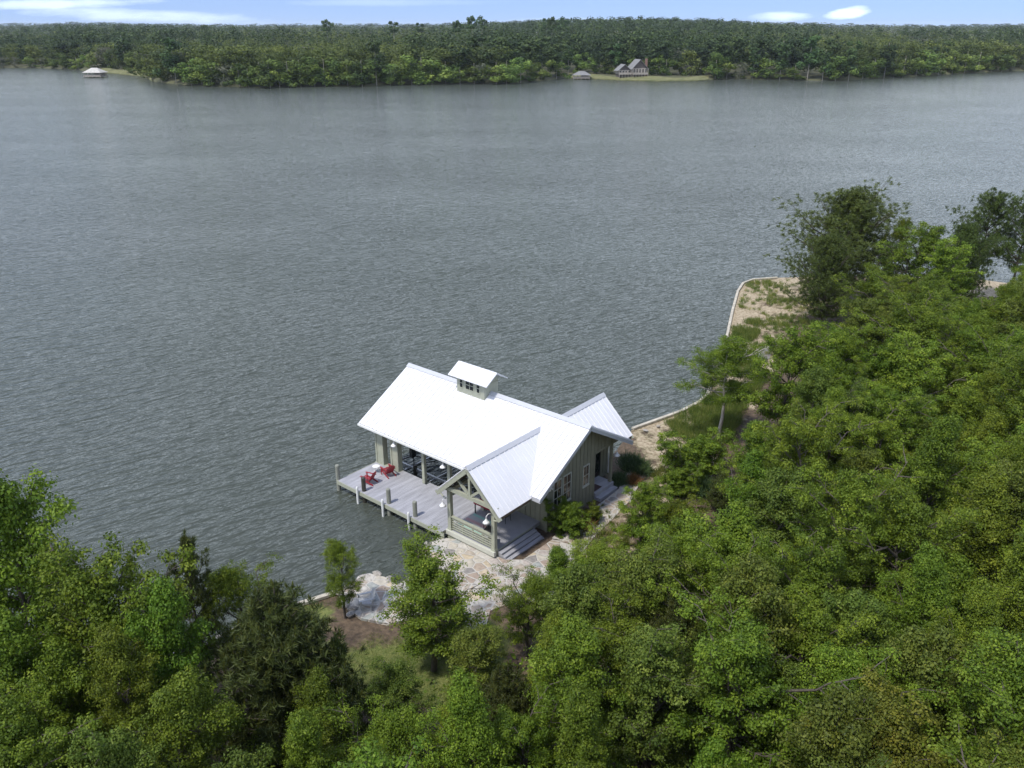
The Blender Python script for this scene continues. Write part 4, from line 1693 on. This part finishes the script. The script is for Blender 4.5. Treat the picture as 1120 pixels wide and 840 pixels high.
hero('fresh', 872, 354, 10.5, 0.95, 'vivid green large-leaved tree beside the sandy point', 1)
hero('fresh', 832, 462, 7.5, 0.95, 'vivid green large-leaved tree in front of the slim pale trunk', 0)
hero('darkpine', 940, 212, 12.5, 1.35, 'big dark pine leaning out over the sandy point', 0)
hero('darkpine', 912, 262, 9.5, 1.0, 'smaller dark pine at the foot of the big dark pine', 0)
hero('broad', 1012, 246, 11, 1.15, 'broad green tree between the two tall dark pines', 1)
hero('airy', 985, 238, 10, 0.6, 'wispy green treetop rising beside the big dark pine', 1)
hero('darkpine', 1085, 216, 12, 0.95, 'tall open pine with its bare trunk against the pale beach', 1)
hero('darkpine', 1128, 220, 12, 0.9, 'tall open pine cut by the picture edge next to the beach', 1)
hero('broad', 1040, 262, 10.5, 1.1, 'broad green tree standing left of the bare pine trunk by the beach', 1)
hero('darkpine', 1062, 250, 10, 0.8, 'shorter dark pine half hidden behind the tall open pine', 0)
hero('broad', 962, 292, 9, 1.15, 'leafy tree at the right-hand foot of the big dark pine', 0)
hero('broad', 1118, 300, 8, 1.0, 'leafy tree at the picture edge under the cut-off pine', 3)
hero('broad', 983, 318, 8, 1.05, 'dome-shaped green tree in front of the big dark pine', 2)
hero('pine', 745, 655, 7.5, 0.85, 'bushy young pine with upright pale tips amid the broadleaf wood', 1)
hero('pine', 792, 515, 3.0, 1.1, 'low young pine behind the dense bright green tree', 1)
hero('golden', 975, 765, 8.5, 1.0, 'golden-green tree at the bottom of the wood')
hero('golden', 1108, 820, 8.5, 0.8, 'golden-green tree in the bottom corner of the wood')
hero('broad', 428, 722, 5.5, 1.2, 'leafy tree at the lower edge of the lawn behind the narrow young pine', 3)
hero('broad', 520, 690, 5.5, 1.15, 'leafy tree at the lawn edge just right of the rounded bright green tree', 4)
hero('shrub', 735, 545, 2.4, 1.3, 'wide leafy shrub filling the bare bed by the spiky green clumps', 0)
hero('airy', 840, 505, 6.5, 0.8, 'thin sapling standing in the gap of the wood beside the vivid green tree', 1)

# the wood: tops must fall inside this photo outline, so the lawn, patio, sand and building stay clear
wood_px = [(-120, 560), (-20, 575), (60, 625), (140, 662), (250, 690), (330, 722), (400, 740), (450, 738), (520, 722), (545, 712), (560, 660), (600, 640), (650, 610), (700, 575), (760, 540), (812, 520), (850, 440), (885, 375), (910, 335), (960, 320), (1005, 290), (1045, 285), (1062, 322), (1100, 322), (1120, 285), (1240, 280), (1300, 1050), (-180, 1050)]
clear = [pxpoly(patio_px, 0.5), pxpoly([(250, 690), (310, 665), (355, 652), (382, 660), (420, 700), (545, 680), (530, 715), (440, 742), (330, 738), (245, 712)]), sand_poly, pxpoly([(604, 589), (650, 556), (690, 512), (712, 530), (680, 590), (640, 610)], 0.45)]
bcen = [ab(12, 8)]
cand = 0
rgw = random.Random(2024)
n_wood = 0
tries = 0
while tries < 9000 and n_wood < 285:
    tries += 1
    x = rgw.uniform(-40, 85)
    y = rgw.uniform(10, 106)
    if abs(x) > 0.66 * y + 14:
        continue
    d = float(sdist(np.array([x]), np.array([y]))[0])
    if d < 1.2:
        continue
    h_ = rgw.triangular(6.0, 12.0, 9.0)
    if y < 26:
        h_ = min(h_, 9.5)
    g = float(gz(x, y))
    wd = rgw.uniform(0.8, 1.15)
    rad = 0.23 * h_ * wd
    if any(inpoly(np.array([x]), np.array([y]), c_)[0] for c_ in clear):
        continue
    tx_, ty_ = proj((x, y, g + h_))
    if not inpoly(np.array([tx_]), np.array([ty_]), wood_px)[0]:
        continue
    bad = False
    for sx_ in (-1, 1):
        ex, ey = proj((x + sx_ * rad, y, g + h_ * 0.72))
        if not inpoly(np.array([ex]), np.array([ey - 4]), wood_px)[0]:
            bad = True
    if bad:
        continue
    if any((x - a_) ** 2 + (y - b_) ** 2 < ((rad + r2) * 0.58) ** 2 for a_, b_, r2 in placed):
        continue
    placed.append((x, y, rad))
    n_wood += 1
    u = rgw.random()
    if u < 0.66:
        plant('broad', x, y, h_, wd, 'rounded green broadleaf tree packed into the wood along the shore', 'broadleaf trees of the near wood')
    elif u < 0.86:
        plant('fresh', x, y, h_, wd * 1.05, 'brighter large-leaved tree packed into the wood along the shore', 'brighter trees of the near wood')
    elif u < 0.93:
        plant('airy', x, y, h_, wd, 'thin-crowned young tree packed into the wood along the shore', 'thin young trees of the near wood', variant=1)
    elif u < 0.985 or y < 60:
        plant('pine', x, y, h_ * 0.8, 0.9, 'dark needled young pine packed into the wood along the shore', 'young pines of the near wood')
    else:
        plant('darkpine', x, y, h_, 0.9, 'dark needled young pine packed into the wood along the shore', 'young pines of the near wood')
print('wood trees', n_wood, 'tries', tries)

# undergrowth under the wood: one mass nobody could count
rs = np.random.RandomState(5)
N = 60000
ux, uy = rs.uniform(-45, 90, N), rs.uniform(10, 106, N)
ok = (np.abs(ux) < 0.68 * uy + 14) & (sdist(ux, uy) > 1.0)
for c_ in clear:
    ok &= ~inpoly(ux, uy, c_)
a_, b_ = (ux - ORG.x) * AX.x + (uy - ORG.y) * AX.y, (ux - ORG.x) * BX.x + (uy - ORG.y) * BX.y
ok &= ~((a_ > 9) & (a_ < 17.5) & (b_ > -1) & (b_ < 15))
ux, uy = ux[ok], uy[ok]
pxs = [proj((x, y, 0.5)) for x, y in zip(ux, uy)]
px_, py_ = np.array([p[0] for p in pxs]), np.array([p[1] for p in pxs])
wood_low = [(x, y + 12) for x, y in wood_px]
ok = inpoly(px_, py_, wood_low)
ux, uy = ux[ok], uy[ok]
N = len(ux)
C_ = np.stack([ux, uy, gz(ux, uy) + rs.uniform(0.02, 0.8, N)], 1)
o = bpy.data.objects.new('undergrowth', leaf_mesh('undergrowth', C_, rs.normal(size=(N, 3)) * 0.6 + np.array([0, 0, 1]), rs.uniform(.15, .4, N), 0.6, np.clip(rs.normal(.35, .15, N), 0, 1), M['leafA'], rs))
COL.objects.link(o)
tag(o, 'leafy undergrowth covering the floor of the near wood', 'undergrowth', kind='stuff')


# ---------------------------------------------------------------- grasses
def tufts(name, pts2, hgt, blades, m, label, cat, seed=1, spread=0.22, width=0.03):
    rs = np.random.RandomState(seed)
    n = len(pts2)
    idx = np.repeat(np.arange(n), blades)
    N = len(idx)
    hs = (np.asarray(hgt) * np.ones(n))[idx] * rs.uniform(0.5, 1.1, N)
    D = np.stack([rs.normal(size=N) * 0.45, rs.normal(size=N) * 0.45, np.ones(N)], 1)
    D /= np.linalg.norm(D, axis=1, keepdims=True)
    base = np.stack([pts2[idx, 0], pts2[idx, 1], gz(pts2[:, 0], pts2[:, 1])[idx]], 1)
    base[:, :2] += rs.normal(size=(N, 2)) * spread * (np.asarray(hgt) * np.ones(n))[idx][:, None]
    C_ = base + D * (hs * 0.5)[:, None]
    tv = np.clip(rs.normal(.45, .22, n), 0, 1)
    var = np.clip(tv[idx] + rs.normal(0, .12, N), 0, 1)
    v = quads(C_, rs.normal(size=(N, 3)) * np.array([1, 1, .2]), hs, width / max(0.2, float(np.mean(hgt))), rs, along=D)
    o_ = bpy.data.objects.new(name, np_mesh(name, v, np.arange(len(v)).reshape(-1, 4), np.repeat(var, 4), M[m]))
    COL.objects.link(o_)
    tag(o_, label, cat, kind='stuff')
    return o_


def scatter_in(pl, n, seed, clump=0.0, loose=0.5):
    rs = np.random.RandomState(seed)
    P_ = np.array(pl)
    lo, hi = P_.min(0), P_.max(0)
    q = rs.uniform(lo, hi, (n * 4, 2))
    if clump:
        ph = rs.uniform(0, 6, 6)
        dens = (np.sin(q[:, 0] * 0.55 + ph[0] + 1.3 * np.sin(q[:, 1] * 0.23 + ph[3])) + np.sin(q[:, 1] * 0.85 + ph[1] + np.sin(q[:, 0] * 0.4 + ph[4])) + np.sin((q[:, 0] + q[:, 1]) * 1.3 + ph[2]) * 0.6)
        q = q[dens + rs.normal(0, loose, len(q)) > clump]
    q = q[inpoly(q[:, 0], q[:, 1], pl) & (sdist(q[:, 0], q[:, 1]) > 0.5)]
    return q[:n]


g1 = scatter_in(pxpoly([(800, 340), (806, 318), (818, 308), (905, 305), (925, 322), (900, 350), (862, 362), (850, 400), (800, 400)]), 1150, 3, clump=0.9, loose=1.5)
tufts('grass', g1, 0.5, 40, 'grass', 'clumpy green grass growing in bands on the sandy point', 'grass', 1)
g2 = scatter_in(pxpoly([(786, 410), (797, 352), (830, 352), (826, 384), (835, 420), (815, 445), (800, 480), (770, 500), (735, 470), (728, 462), (776, 432)]), 1500, 4, clump=-0.9)
tufts('grass', g2, 0.75, 46, 'grass', 'thick green grass along the bank behind the long seawall', 'grass', 2)
g3 = scatter_in(lawn_poly, 5200, 5)
g3 = g3[np.hypot(g3[:, 0] - sap.x, g3[:, 1] - sap.y) > 1.9]
g3 = g3[~inpoly(g3[:, 0], g3[:, 1], pxpoly(patio_px, 0.5))]
tufts('grass', g3, 0.13, 12, 'grass', 'short mown grass of the lawn beside the stone patio', 'grass', 3, spread=1.6, width=0.02)
g4 = scatter_in(pxpoly([(625, 575), (655, 555), (690, 520), (760, 500), (760, 560), (700, 620), (640, 640)]), 420, 6, clump=0.2)
g4 = g4[~inpoly(g4[:, 0], g4[:, 1], pxpoly(patio_px, 0.5))]
tufts('grass', g4, 0.4, 36, 'grass', 'patchy grass between the garden path and the bushes', 'grass', 4)


def grass_clump(px, py, s, m, label, group=None):
    p_ = at(px, py, 0.5)
    rs = np.random.RandomState(int(px))
    n = 900
    D = np.stack([rs.normal(size=n) * 0.55, rs.normal(size=n) * 0.55, np.ones(n)], 1)
    D /= np.linalg.norm(D, axis=1, keepdims=True)
    hs = s * rs.uniform(0.6, 1.1, n)
    base = np.stack([rs.normal(size=n) * 0.22 * s, rs.normal(size=n) * 0.22 * s, np.zeros(n)], 1)
    v = quads(base + D * (hs * 0.5)[:, None], rs.normal(size=(n, 3)), hs, 0.05, rs, along=D)
    o_ = bpy.data.objects.new('ornamental_grass', np_mesh('ornamental_grass', v, np.arange(len(v)).reshape(-1, 4), np.repeat(np.clip(rs.normal(.45, .2, n), 0, 1), 4), M[m]))
    COL.objects.link(o_)
    o_.location = (p_.x, p_.y, float(gz(p_.x, p_.y)))
    tag(o_, label, 'plant', group)


grass_clump(691, 511, 1.35, 'sedge', 'large dark blue-green grass clump at the boathouse back corner')
grass_clump(700, 516, 1.2, 'sedge', 'blue-green grass clump between the large dark clump and the rusty plant')
grass_clump(677, 527, 1.0, 'sedge', 'low dark green grass clump next to the side entry step')
grass_clump(693, 527, 0.8, 'rust', 'rusty orange low plant beside the blue-green grass clumps')
grass_clump(771, 540, 1.4, 'sedge', 'tall spiky green clump in front of the low young pine')
grass_clump(757, 522, 1.2, 'sedge', 'spiky green clump at the foot of the low leafy bush')
grass_clump(640, 575, 0.9, 'rust', 'rusty low plant under the bright shrub by the gable wall')

# ---------------------------------------------------------------- far shore
far_px = [(-80, 74), (0, 74.5), (40, 74.5), (80, 76), (104, 79), (130, 81), (158, 84), (168, 90), (200, 93), (240, 95), (300, 96), (350, 94.5), (400, 94.5), (450, 92.5), (500, 92), (560, 91.5), (600, 88), (622, 85), (640, 86), (680, 88), (720, 89), (765, 88.5), (790, 86.5), (830, 87), (880, 88), (930, 88.5), (950, 86), (1000, 84), (1060, 80), (1120, 77.5), (1200, 76)]
fs = [at(x, y, 0.0) for x, y in far_px]
dirs = [(p.x / p.y, p.y) for p in fs]          # tangent of azimuth, depth of shoreline
TX = np.array([d[0] for d in dirs])
TY = np.array([d[1] for d in dirs])
ext_t = np.concatenate([[-2.2], TX, [2.2]])
ext_y = np.concatenate([[500], TY, [560]])


def shore_depth(t):
    return np.interp(t, ext_t, ext_y)


def far_z(x, y):
    t = x / y
    back = np.maximum(y - shore_depth(t), 0)
    z = 0.5 + 1.5 * np.clip(back / 15, 0, 1)
    # low hills; a rise right of the middle, dropping again at both ends
    k = np.clip(back / 700, 0, 1)
    k = k * k * (3 - 2 * k)
    hill = 5 + 13 * np.exp(-((t - 0.14) / 0.16) ** 2) + 3 * np.exp(-((t + 0.5) / 0.2) ** 2)
    z += hill * k
    kk = np.clip((back - 1200) / 2500, 0, 1)
    z += 10 * kk * (1 + 0.25 * np.sin(t * 9 + 1) + 0.2 * np.sin(t * 23))
    z += 1.2 * np.sin(x * 0.011 + 1) * np.sin(y * 0.013) * k
    return z


ts = np.unique(np.concatenate([np.linspace(-2.2, -0.75, 16), np.linspace(-0.75, 0.75, 260), np.linspace(0.75, 2.2, 16)]))
rows = np.array([0, 3, 8, 15, 30, 60, 110, 180, 270, 380, 520, 700, 900, 1200, 1600, 2200, 3000, 4200, 6500, 9000], float)
T_, Rw = np.meshgrid(ts, rows)
Y_ = shore_depth(T_) + Rw
X_ = T_ * Y_
Z_ = far_z(X_, Y_)
Z_[0, :] = -0.3
v = np.stack([X_.ravel(), Y_.ravel(), Z_.ravel()], 1)
nc = len(ts)
ff = []
for i in range(len(rows) - 1):
    for j in range(nc - 1):
        k = i * nc + j
        ff.append((k, k + 1, k + nc + 1, k + nc))
farland_mat = mat('far_ground', (0.05, 0.055, 0.025), rough=0.95, col2=(0.12, 0.12, 0.055), scale=0.02)
fl = bpy.data.objects.new('far_ground', np_mesh('far_ground', v, np.array(ff), None, farland_mat, smooth=True))
COL.objects.link(fl)
tag(fl, kind='structure')


def far_crown(seed, n, kind):
    """a far tree 1 unit tall"""
    rs = np.random.RandomState(seed)
    if kind == 'round':
        nl = 16
        lc = np.stack([rs.normal(0, .16, nl), rs.normal(0, .16, nl), rs.uniform(.07, .86, nl)], 1)
        lr = rs.uniform(.11, .19, nl)
        size = 0.058
    elif kind == 'tall':
        nl = 15
        z = rs.uniform(.25, .93, nl)
        w_ = 0.11 * (1.1 - z) + 0.03
        lc = np.stack([rs.normal(0, 1, nl) * w_, rs.normal(0, 1, nl) * w_, z], 1)
        lr = rs.uniform(.06, .12, nl)
        size = 0.05
    else:   # high-crowned pine on a bare trunk
        nl = 11
        lc = np.stack([rs.normal(0, .085, nl), rs.normal(0, .085, nl), rs.uniform(.68, .95, nl)], 1)
        lr = rs.uniform(.045, .09, nl)
        size = 0.045
    if n < 120:
        size *= 1.6
    idx = rs.randint(0, nl, n)
    d = rs.normal(size=(n, 3))
    d /= np.linalg.norm(d, axis=1, keepdims=True)
    C_ = lc[idx] + d * (lr[idx] * rs.uniform(.6, 1.05, n))[:, None] * np.array([1, 1, .75])
    C_[:, 2] = np.clip(C_[:, 2], 0.02, 1.0)
    Nn = d + rs.normal(size=(n, 3)) * 0.45 + np.array([0, 0, .35])
    v = quads(C_, Nn, np.full(n, size) * rs.uniform(.6, 1.3, n), 0.8, rs)
    lv = np.clip(rs.normal(.45, .2, nl), 0, 1)
    var = np.repeat(np.clip(lv[idx] + rs.normal(0, .12, n), 0, 1), 4)
    # trunk quads
    tv_ = []
    for ang in (0, 1.57):
        c_, s_ = math.cos(ang) * .009, math.sin(ang) * .009
        tv_ += [(-c_, -s_, -.05), (c_, s_, -.05), (c_ * .6, s_ * .6, .85), (-c_ * .6, -s_ * .6, .85)]
    return v, var, np.array(tv_)


def far_mesh(seed, n, kind, m):
    v, var, tv_ = far_crown(seed, n, kind)
    mb = MB()
    allv = np.concatenate([v, tv_])
    me_ = np_mesh('far_tree', allv, np.arange(len(allv)).reshape(-1, 4), np.concatenate([var, np.zeros(8)]), m)
    me_.materials.append(M['palebark'])
    mi = np.zeros(len(allv) // 4, np.int32)
    mi[-2:] = 1
    me_.polygons.foreach_set('material_index', mi)
    return me_


FK = {'round': [far_mesh(100 + i, 1500, 'round', M['far1']) for i in range(5)],
      'grey': [far_mesh(110, 700, 'round', M['far3'])],
      'tall': [far_mesh(120 + i, 1200, 'tall', M['far2']) for i in range(3)],
      'high': [far_mesh(130 + i, 500, 'high', M['far2']) for i in range(3)]}
FL = {'round': ('bushy green broadleaf tree along the far shore', 'broadleaf trees of the far shore', 'broadleaf_tree'),
      'grey': ('pale grey thinly leaved tree along the far shore', 'pale trees of the far shore', 'broadleaf_tree'),
      'tall': ('dark slender pine along the far shore', 'dark pines of the far shore', 'pine_tree')}
# open lawns on the far shore where no tree may stand (pixel ranges, how deep)
gaps = [(92, 162, 24), (622, 775, 22)]
rgf = random.Random(99)
cnt = 0
spots = []
t = -0.62
row_off = 0
for row in range(1):
    t = -0.60 + 0.004 * row
    while t < 0.60 and cnt < 300:
        dep = float(shore_depth(np.array([t]))[0])
        px0 = proj((t * dep, dep, 0))[0]
        back = 1.0 + row * 9 + rgf.uniform(0, 3) - (1.5 if row == 0 else 0)
        for g0, g1, gd in gaps:
            if g0 < px0 < g1:
                back += gd
        y = dep + back
        x = t * y
        spots.append((x, y, row))
        cnt += 1
        t += rgf.uniform(0.010, 0.017)
print('far individual trees', len(spots))
for x, y, row in spots:
    px0 = proj((x, y, 0))[0]
    u = rgf.random()
    k = 'round' if u < 0.72 else ('tall' if u < 0.93 else 'grey')
    if px0 < 90 and u > 0.5:
        k = 'grey' if u > 0.75 else 'round'
    H_ = {'round': rgf.uniform(14, 23), 'tall': rgf.uniform(17, 26), 'grey': rgf.uniform(12, 17)}[k]
    if px0 < 90:
        H_ *= 0.75
    if row == 0 and k != 'tall':
        H_ *= 0.7
    H_ *= 1 + 0.1 * row
    o = bpy.data.objects.new(FL[k][2], rgf.choice(FK[k]))
    COL.objects.link(o)
    wd = rgf.uniform(.85, 1.3)
    if k == 'round':
        wd *= 1.3
    o.location = (x, y, float(far_z(x, y)) - 0.2)
    o.scale = (H_ * wd, H_ * wd, H_)
    o.rotation_euler.z = rgf.uniform(0, 6.28)
    tag(o, FL[k][0], 'tree', FL[k][1])
# tall pines standing above the skyline
sky_trees = [(430, 22, 18), (357, 21, 24), (394, 28, 26), (459, 24, 20), (516, 17, 18), (527, 17, 18), (598, 19, 20), (604, 18, 22), (617, 18, 22), (613, 21, 24), (500, 22, 24)]
for i, (px0, ytop, _) in enumerate(sky_trees):
    dist = 760 + (i * 37) % 120
    ang = PITCH - math.atan((420 - ytop) / F_PX)
    tx0 = (px0 - 560) / F_PX / math.cos(math.atan((420 - ytop) / F_PX)) * 1.0
    # direction of the pixel
    d = at(px0, ytop - 0.0, HC + 1) - Vector((0, 0, HC)) if ytop < YH else None
    if d is None:
        continue
    s = dist / d.y
    x, y, ztop = d.x * s, dist, HC + d.z * s
    g = float(far_z(x, y))
    o = bpy.data.objects.new('pine_tree', FK['high'][i % 3])
    COL.objects.link(o)
    Ht = ztop - g
    o.location = (x, y, g)
    o.scale = (Ht * 1.0, Ht * 1.0, Ht)
    tag(o, 'lone high-crowned pine sticking up above the far skyline', 'tree', 'pines above the far skyline')

# the far wood behind: one mass
rs = np.random.RandomState(17)
base_round = [far_crown(200 + i, 230, 'round') for i in range(4)]
near_round = [far_crown(240 + i, 900, 'round') for i in range(4)]
near_tall = [far_crown(250 + i, 700, 'tall') for i in range(3)] * 2
base_tall = [far_crown(210 + i, 180, 'tall') for i in range(4)]
small_round = [far_crown(220 + i, 64, 'round') for i in range(4)]
small_tall = [far_crown(230 + i, 56, 'tall') for i in range(4)]
VV, VR, VM = [], [], []
bands = [(9, 36, 8.0, -1), (36, 150, 8.5, 0), (150, 420, 13.0, 0), (420, 900, 19.0, 1), (900, 2000, 34.0, 1), (2000, 4200, 70.0, 1)]
nft = 0
for b0, b1, stp, lod in bands:
    for dep_b in np.arange(b0, b1, stp * (1.0 if b0 < 150 else 1.2)):
        tw_ = 0.70
        yy = 520 + dep_b
        stept = stp / yy
        tt = np.arange(-tw_, tw_, stept)
        tt = tt + rs.uniform(-.5, .5, len(tt)) * stept
        for t in tt:
            y = float(shore_depth(np.array([t]))[0]) + dep_b + rs.uniform(-.5, .5) * stp
            x = t * y
            # woods differ in kind over patches
            patch = math.sin(t * 11 + 0.7) + math.sin(y * 0.012 + t * 5) + 0.6 * math.sin(t * 31 + y * 0.02)
            tallp = patch + (1.1 if -0.02 < t < 0.35 else 0) + (0.5 if dep_b > 500 else 0) + rs.normal() * 0.8 > 0.5
            if lod < 0:
                px_t = proj((x, y, 0))[0]
                if any(g0 - 3 < px_t < g1 + 3 and dep_b < gd for g0, g1, gd in gaps):
                    continue
            src = (near_tall if tallp else near_round) if lod < 0 else (small_tall if tallp else small_round) if lod > 0 else (base_tall if tallp else base_round)
            v, var, tv_ = src[rs.randint(4)]
            H_ = rs.uniform(16, 25) if tallp else rs.uniform(11, 20)
            if t < -0.5:
                H_ *= 0.85
            wdt = rs.uniform(1.0, 1.4) * (1.25 if lod > 0 else 1.0)
            if dep_b > 900:
                wdt *= 1.7
            if dep_b > 2000:
                wdt *= 1.8
                H_ *= 1.1
            # clearings on the far right
            if 620 < dep_b < 1500 and t > 0.33 and math.sin(t * 24 + y * 0.006) > 0.1:
                continue
            c_, s_ = math.cos(rs.uniform(0, 6.28)), math.sin(rs.uniform(0, 6.28))
            q = v * np.array([H_ * wdt, H_ * wdt, H_])
            VV.append(q + np.array([x, y, float(far_z(x, y)) - 0.3]))
            VR.append(np.clip(var + rs.normal() * 0.28, 0, 1))
            VM.append(np.full(len(v) // 4, 1 if tallp else (2 if rs.rand() < 0.03 else 0), np.int32))
            nft += 1
V_ = np.concatenate(VV)
me = np_mesh('far_wood', V_, np.arange(len(V_)).reshape(-1, 4), np.concatenate(VR), None)
for k in ('far1', 'far2', 'far3'):
    me.materials.append(M[k])
me.polygons.foreach_set('material_index', np.concatenate(VM))
o = bpy.data.objects.new('far_wood', me)
COL.objects.link(o)
tag(o, 'dense mixed wood covering the low hills behind the far shore', 'wood', kind='stuff')
print('far wood trees', nft, 'faces', len(V_) // 4)

# strips of lawn on the far shore
lawnm = mat('far_lawn', (0.10, 0.115, 0.04), rough=0.95, col2=(0.20, 0.19, 0.085), scale=0.3)
for x0, x1, dpt in ((112, 166, 15), (622, 775, 10)):
    tr0, n = [], 14
    near, farr = [], []
    for k in range(n + 1):
        p_ = at(x0 + (x1 - x0) * k / n, 85, 0)
        t = p_.x / p_.y
        y = float(shore_depth(np.array([t]))[0]) - 1.0
        near.append((t * y, y, 0.5))
        y2 = y + dpt + 4 * math.sin(k)
        farr.append((t * y2, y2, float(far_z(t * y2, y2)) + 0.6))
    mb = MB()
    mb.add(near + farr, [(i, i + 1, i + n + 2, i + n + 1) for i in range(n)])
    mb.add([(p_[0], p_[1], -0.3) for p_ in near] + near, [(i, i + 1, i + n + 2, i + n + 1) for i in range(n)])
    o = mb.build('lawn', lawnm)
    tag(o, kind='structure')


# far buildings (local x to the right, y away from the camera)
def hip_pavilion(px, py, wid, dep, label, roofm, wallm, zp=3.2, zr=6.0, name='boathouse'):
    p_ = at(px, py, 0.0)
    r_ = empty(name, (p_.x, p_.y, 0), R(-5))
    tag(r_, label, 'boathouse')
    hw, hd = wid / 2, dep / 2
    mb = MB()
    rl = hw * 0.35
    e = 0.8
    vs = [(-hw - e, -hd - e, zp), (hw + e, -hd - e, zp), (hw + e, hd + e, zp), (-hw - e, hd + e, zp), (-rl, 0, zr), (rl, 0, zr)]
    mb.add(vs, [(0, 1, 5, 4), (1, 2, 5), (2, 3, 4, 5), (3, 0, 4), (3, 2, 1, 0)])
    mb.build('roof', M[roofm], r_)
    mb = MB()
    mb.box(-hw - .5, hw + .5, -hd - .5, hd + .5, 0.6, 0.85)
    mb.build('deck', M[wallm], r_)
    for i in range(5):
        for yy in (-hd, hd):
            x = -hw + wid * i / 4
            mb = MB()
            mb.box(x - .15, x + .15, yy - .15, yy + .15, -1, zp + 0.1)
            mb.build('post', M[wallm], r_)
    mb = MB()
    mb.box(-hw * 0.1, hw * 0.9, -hd * 0.2, hd * 0.9, 0.86, zp)
    mb.build('storage_room', M[wallm], r_)
    mb = MB()
    mb.box(-hw, hw, -hd - .05, -hd + .1, 0.86, 1.7)
    mb.build('railing', M[wallm], r_)
    return r_


hip_pavilion(105, 84.5, 10.5, 8, 'pale roofed far boathouse standing in the lake at the far shore', 'farroof', 'farwall2', 2.9, 5.6)
hip_pavilion(636, 86.5, 9.5, 8, 'low grey hip-roofed far boathouse beside the stilt house lawn', 'farroof2', 'farwall2', 2.4, 4.6)

p_ = at(692, 87.5, 0.0)
hs_ = empty('stilt_house', (p_.x, p_.y, 0), R(12))
tag(hs_, 'brown far lake house on stilts with two gables and a brick chimney', 'house')


def gable_block(x0, x1, y0, y1, z0, z1, zr, wm, upper):
    mb = MB()
    mb.box(x0, x1, y0, y1, z0, z1)
    mb.build('wall', M[wm], hs_)
    xm = (x0 + x1) / 2
    mb = MB()
    mb.prism([(x0, y0 + .1, z1), (x1, y0 + .1, z1), (xm, y0 + .1, zr - .2)], (0, .2, 0))
    mb.build('gable', M[upper], hs_)
    mb = MB()
    for s in (-1, 1):
        xe = xm + s * ((x1 - x0) / 2 + .8)
        ze = z1 - 0.8 * (zr - z1) / ((x1 - x0) / 2)
        mb.prism([(xm, y0 - .9, zr), (xe, y0 - .9, ze), (xe, y1 + .5, ze), (xm, y1 + .5, zr)], (0, 0, .22))
    mb.build('roof', M['farroof2'], hs_)
    mb = MB()
    mb.box(x0, x1, y0 - 1.8, y0, z0 - .3, z0)
    mb.build('balcony', M['farwall2'], hs_)
    n = int((x1 - x0) / 1.7)
    for i in range(n + 1):
        x = x0 + (x1 - x0) * i / n
        mb = MB()
        mb.box(x - .13, x + .13, y0 - 1.75, y0 - 1.5, 0.0, z1)
        mb.build('post', M['farwall2'], hs_)
    mb = MB()
    mb.box(x0, x1, y0 - 1.72, y0 - 1.6, z0 + .75, z0 + .85)
    mb.box(x0, x1, y0 - 1.70, y0 - 1.62, z0 + .05, z0 + .7)
    mb.build('railing', M['farwall2'], hs_)
    for i in range(n):
        x = x0 + (x1 - x0) * (i + .5) / n
        mb = MB()
        mb.box(x - .45, x + .45, y0 - .06, y0 - .004, z0 + .7, z1 - .5)
        mb.build('window', M['glass'], hs_)


gable_block(-0.5, 8.8, 0, 9, 3.4, 6.6, 11.3, 'farwall2', 'farwall')
gable_block(-8.6, -1.2, 1.5, 8, 3.4, 5.6, 8.6, 'farwall2', 'farwall')
mb = MB()
mb.box(8.85, 9.9, 3, 4.6, 0, 11.8)
mb.build('chimney', M['brick'], hs_)
mb = MB()
mb.box(-8.2, 8.6, 3.5, 8, 0.6, 3.35)
mb.build('lower_wall', M['farwall'], hs_)


# ---------------------------------------------------------------- air
hm = bpy.data.materials.new('haze_air')
hm.use_nodes = True
hn = hm.node_tree
for n_ in list(hn.nodes):
    if n_.type == 'BSDF_PRINCIPLED':
        hn.nodes.remove(n_)
pv = hn.nodes.new('ShaderNodeVolumePrincipled')
pv.inputs['Color'].default_value = (0.80, 0.88, 1.0, 1)
pv.inputs['Density'].default_value = 0.00005
hn.links.new(pv.outputs[0], hn.nodes['Material Output'].inputs['Volume'])
mb = MB()
mb.box(-14000, 14000, -9500, 12500, -3, 75)
hz = mb.build('haze', hm)
tag(hz, 'thin pale summer haze over the lake and woods', 'haze', kind='stuff')
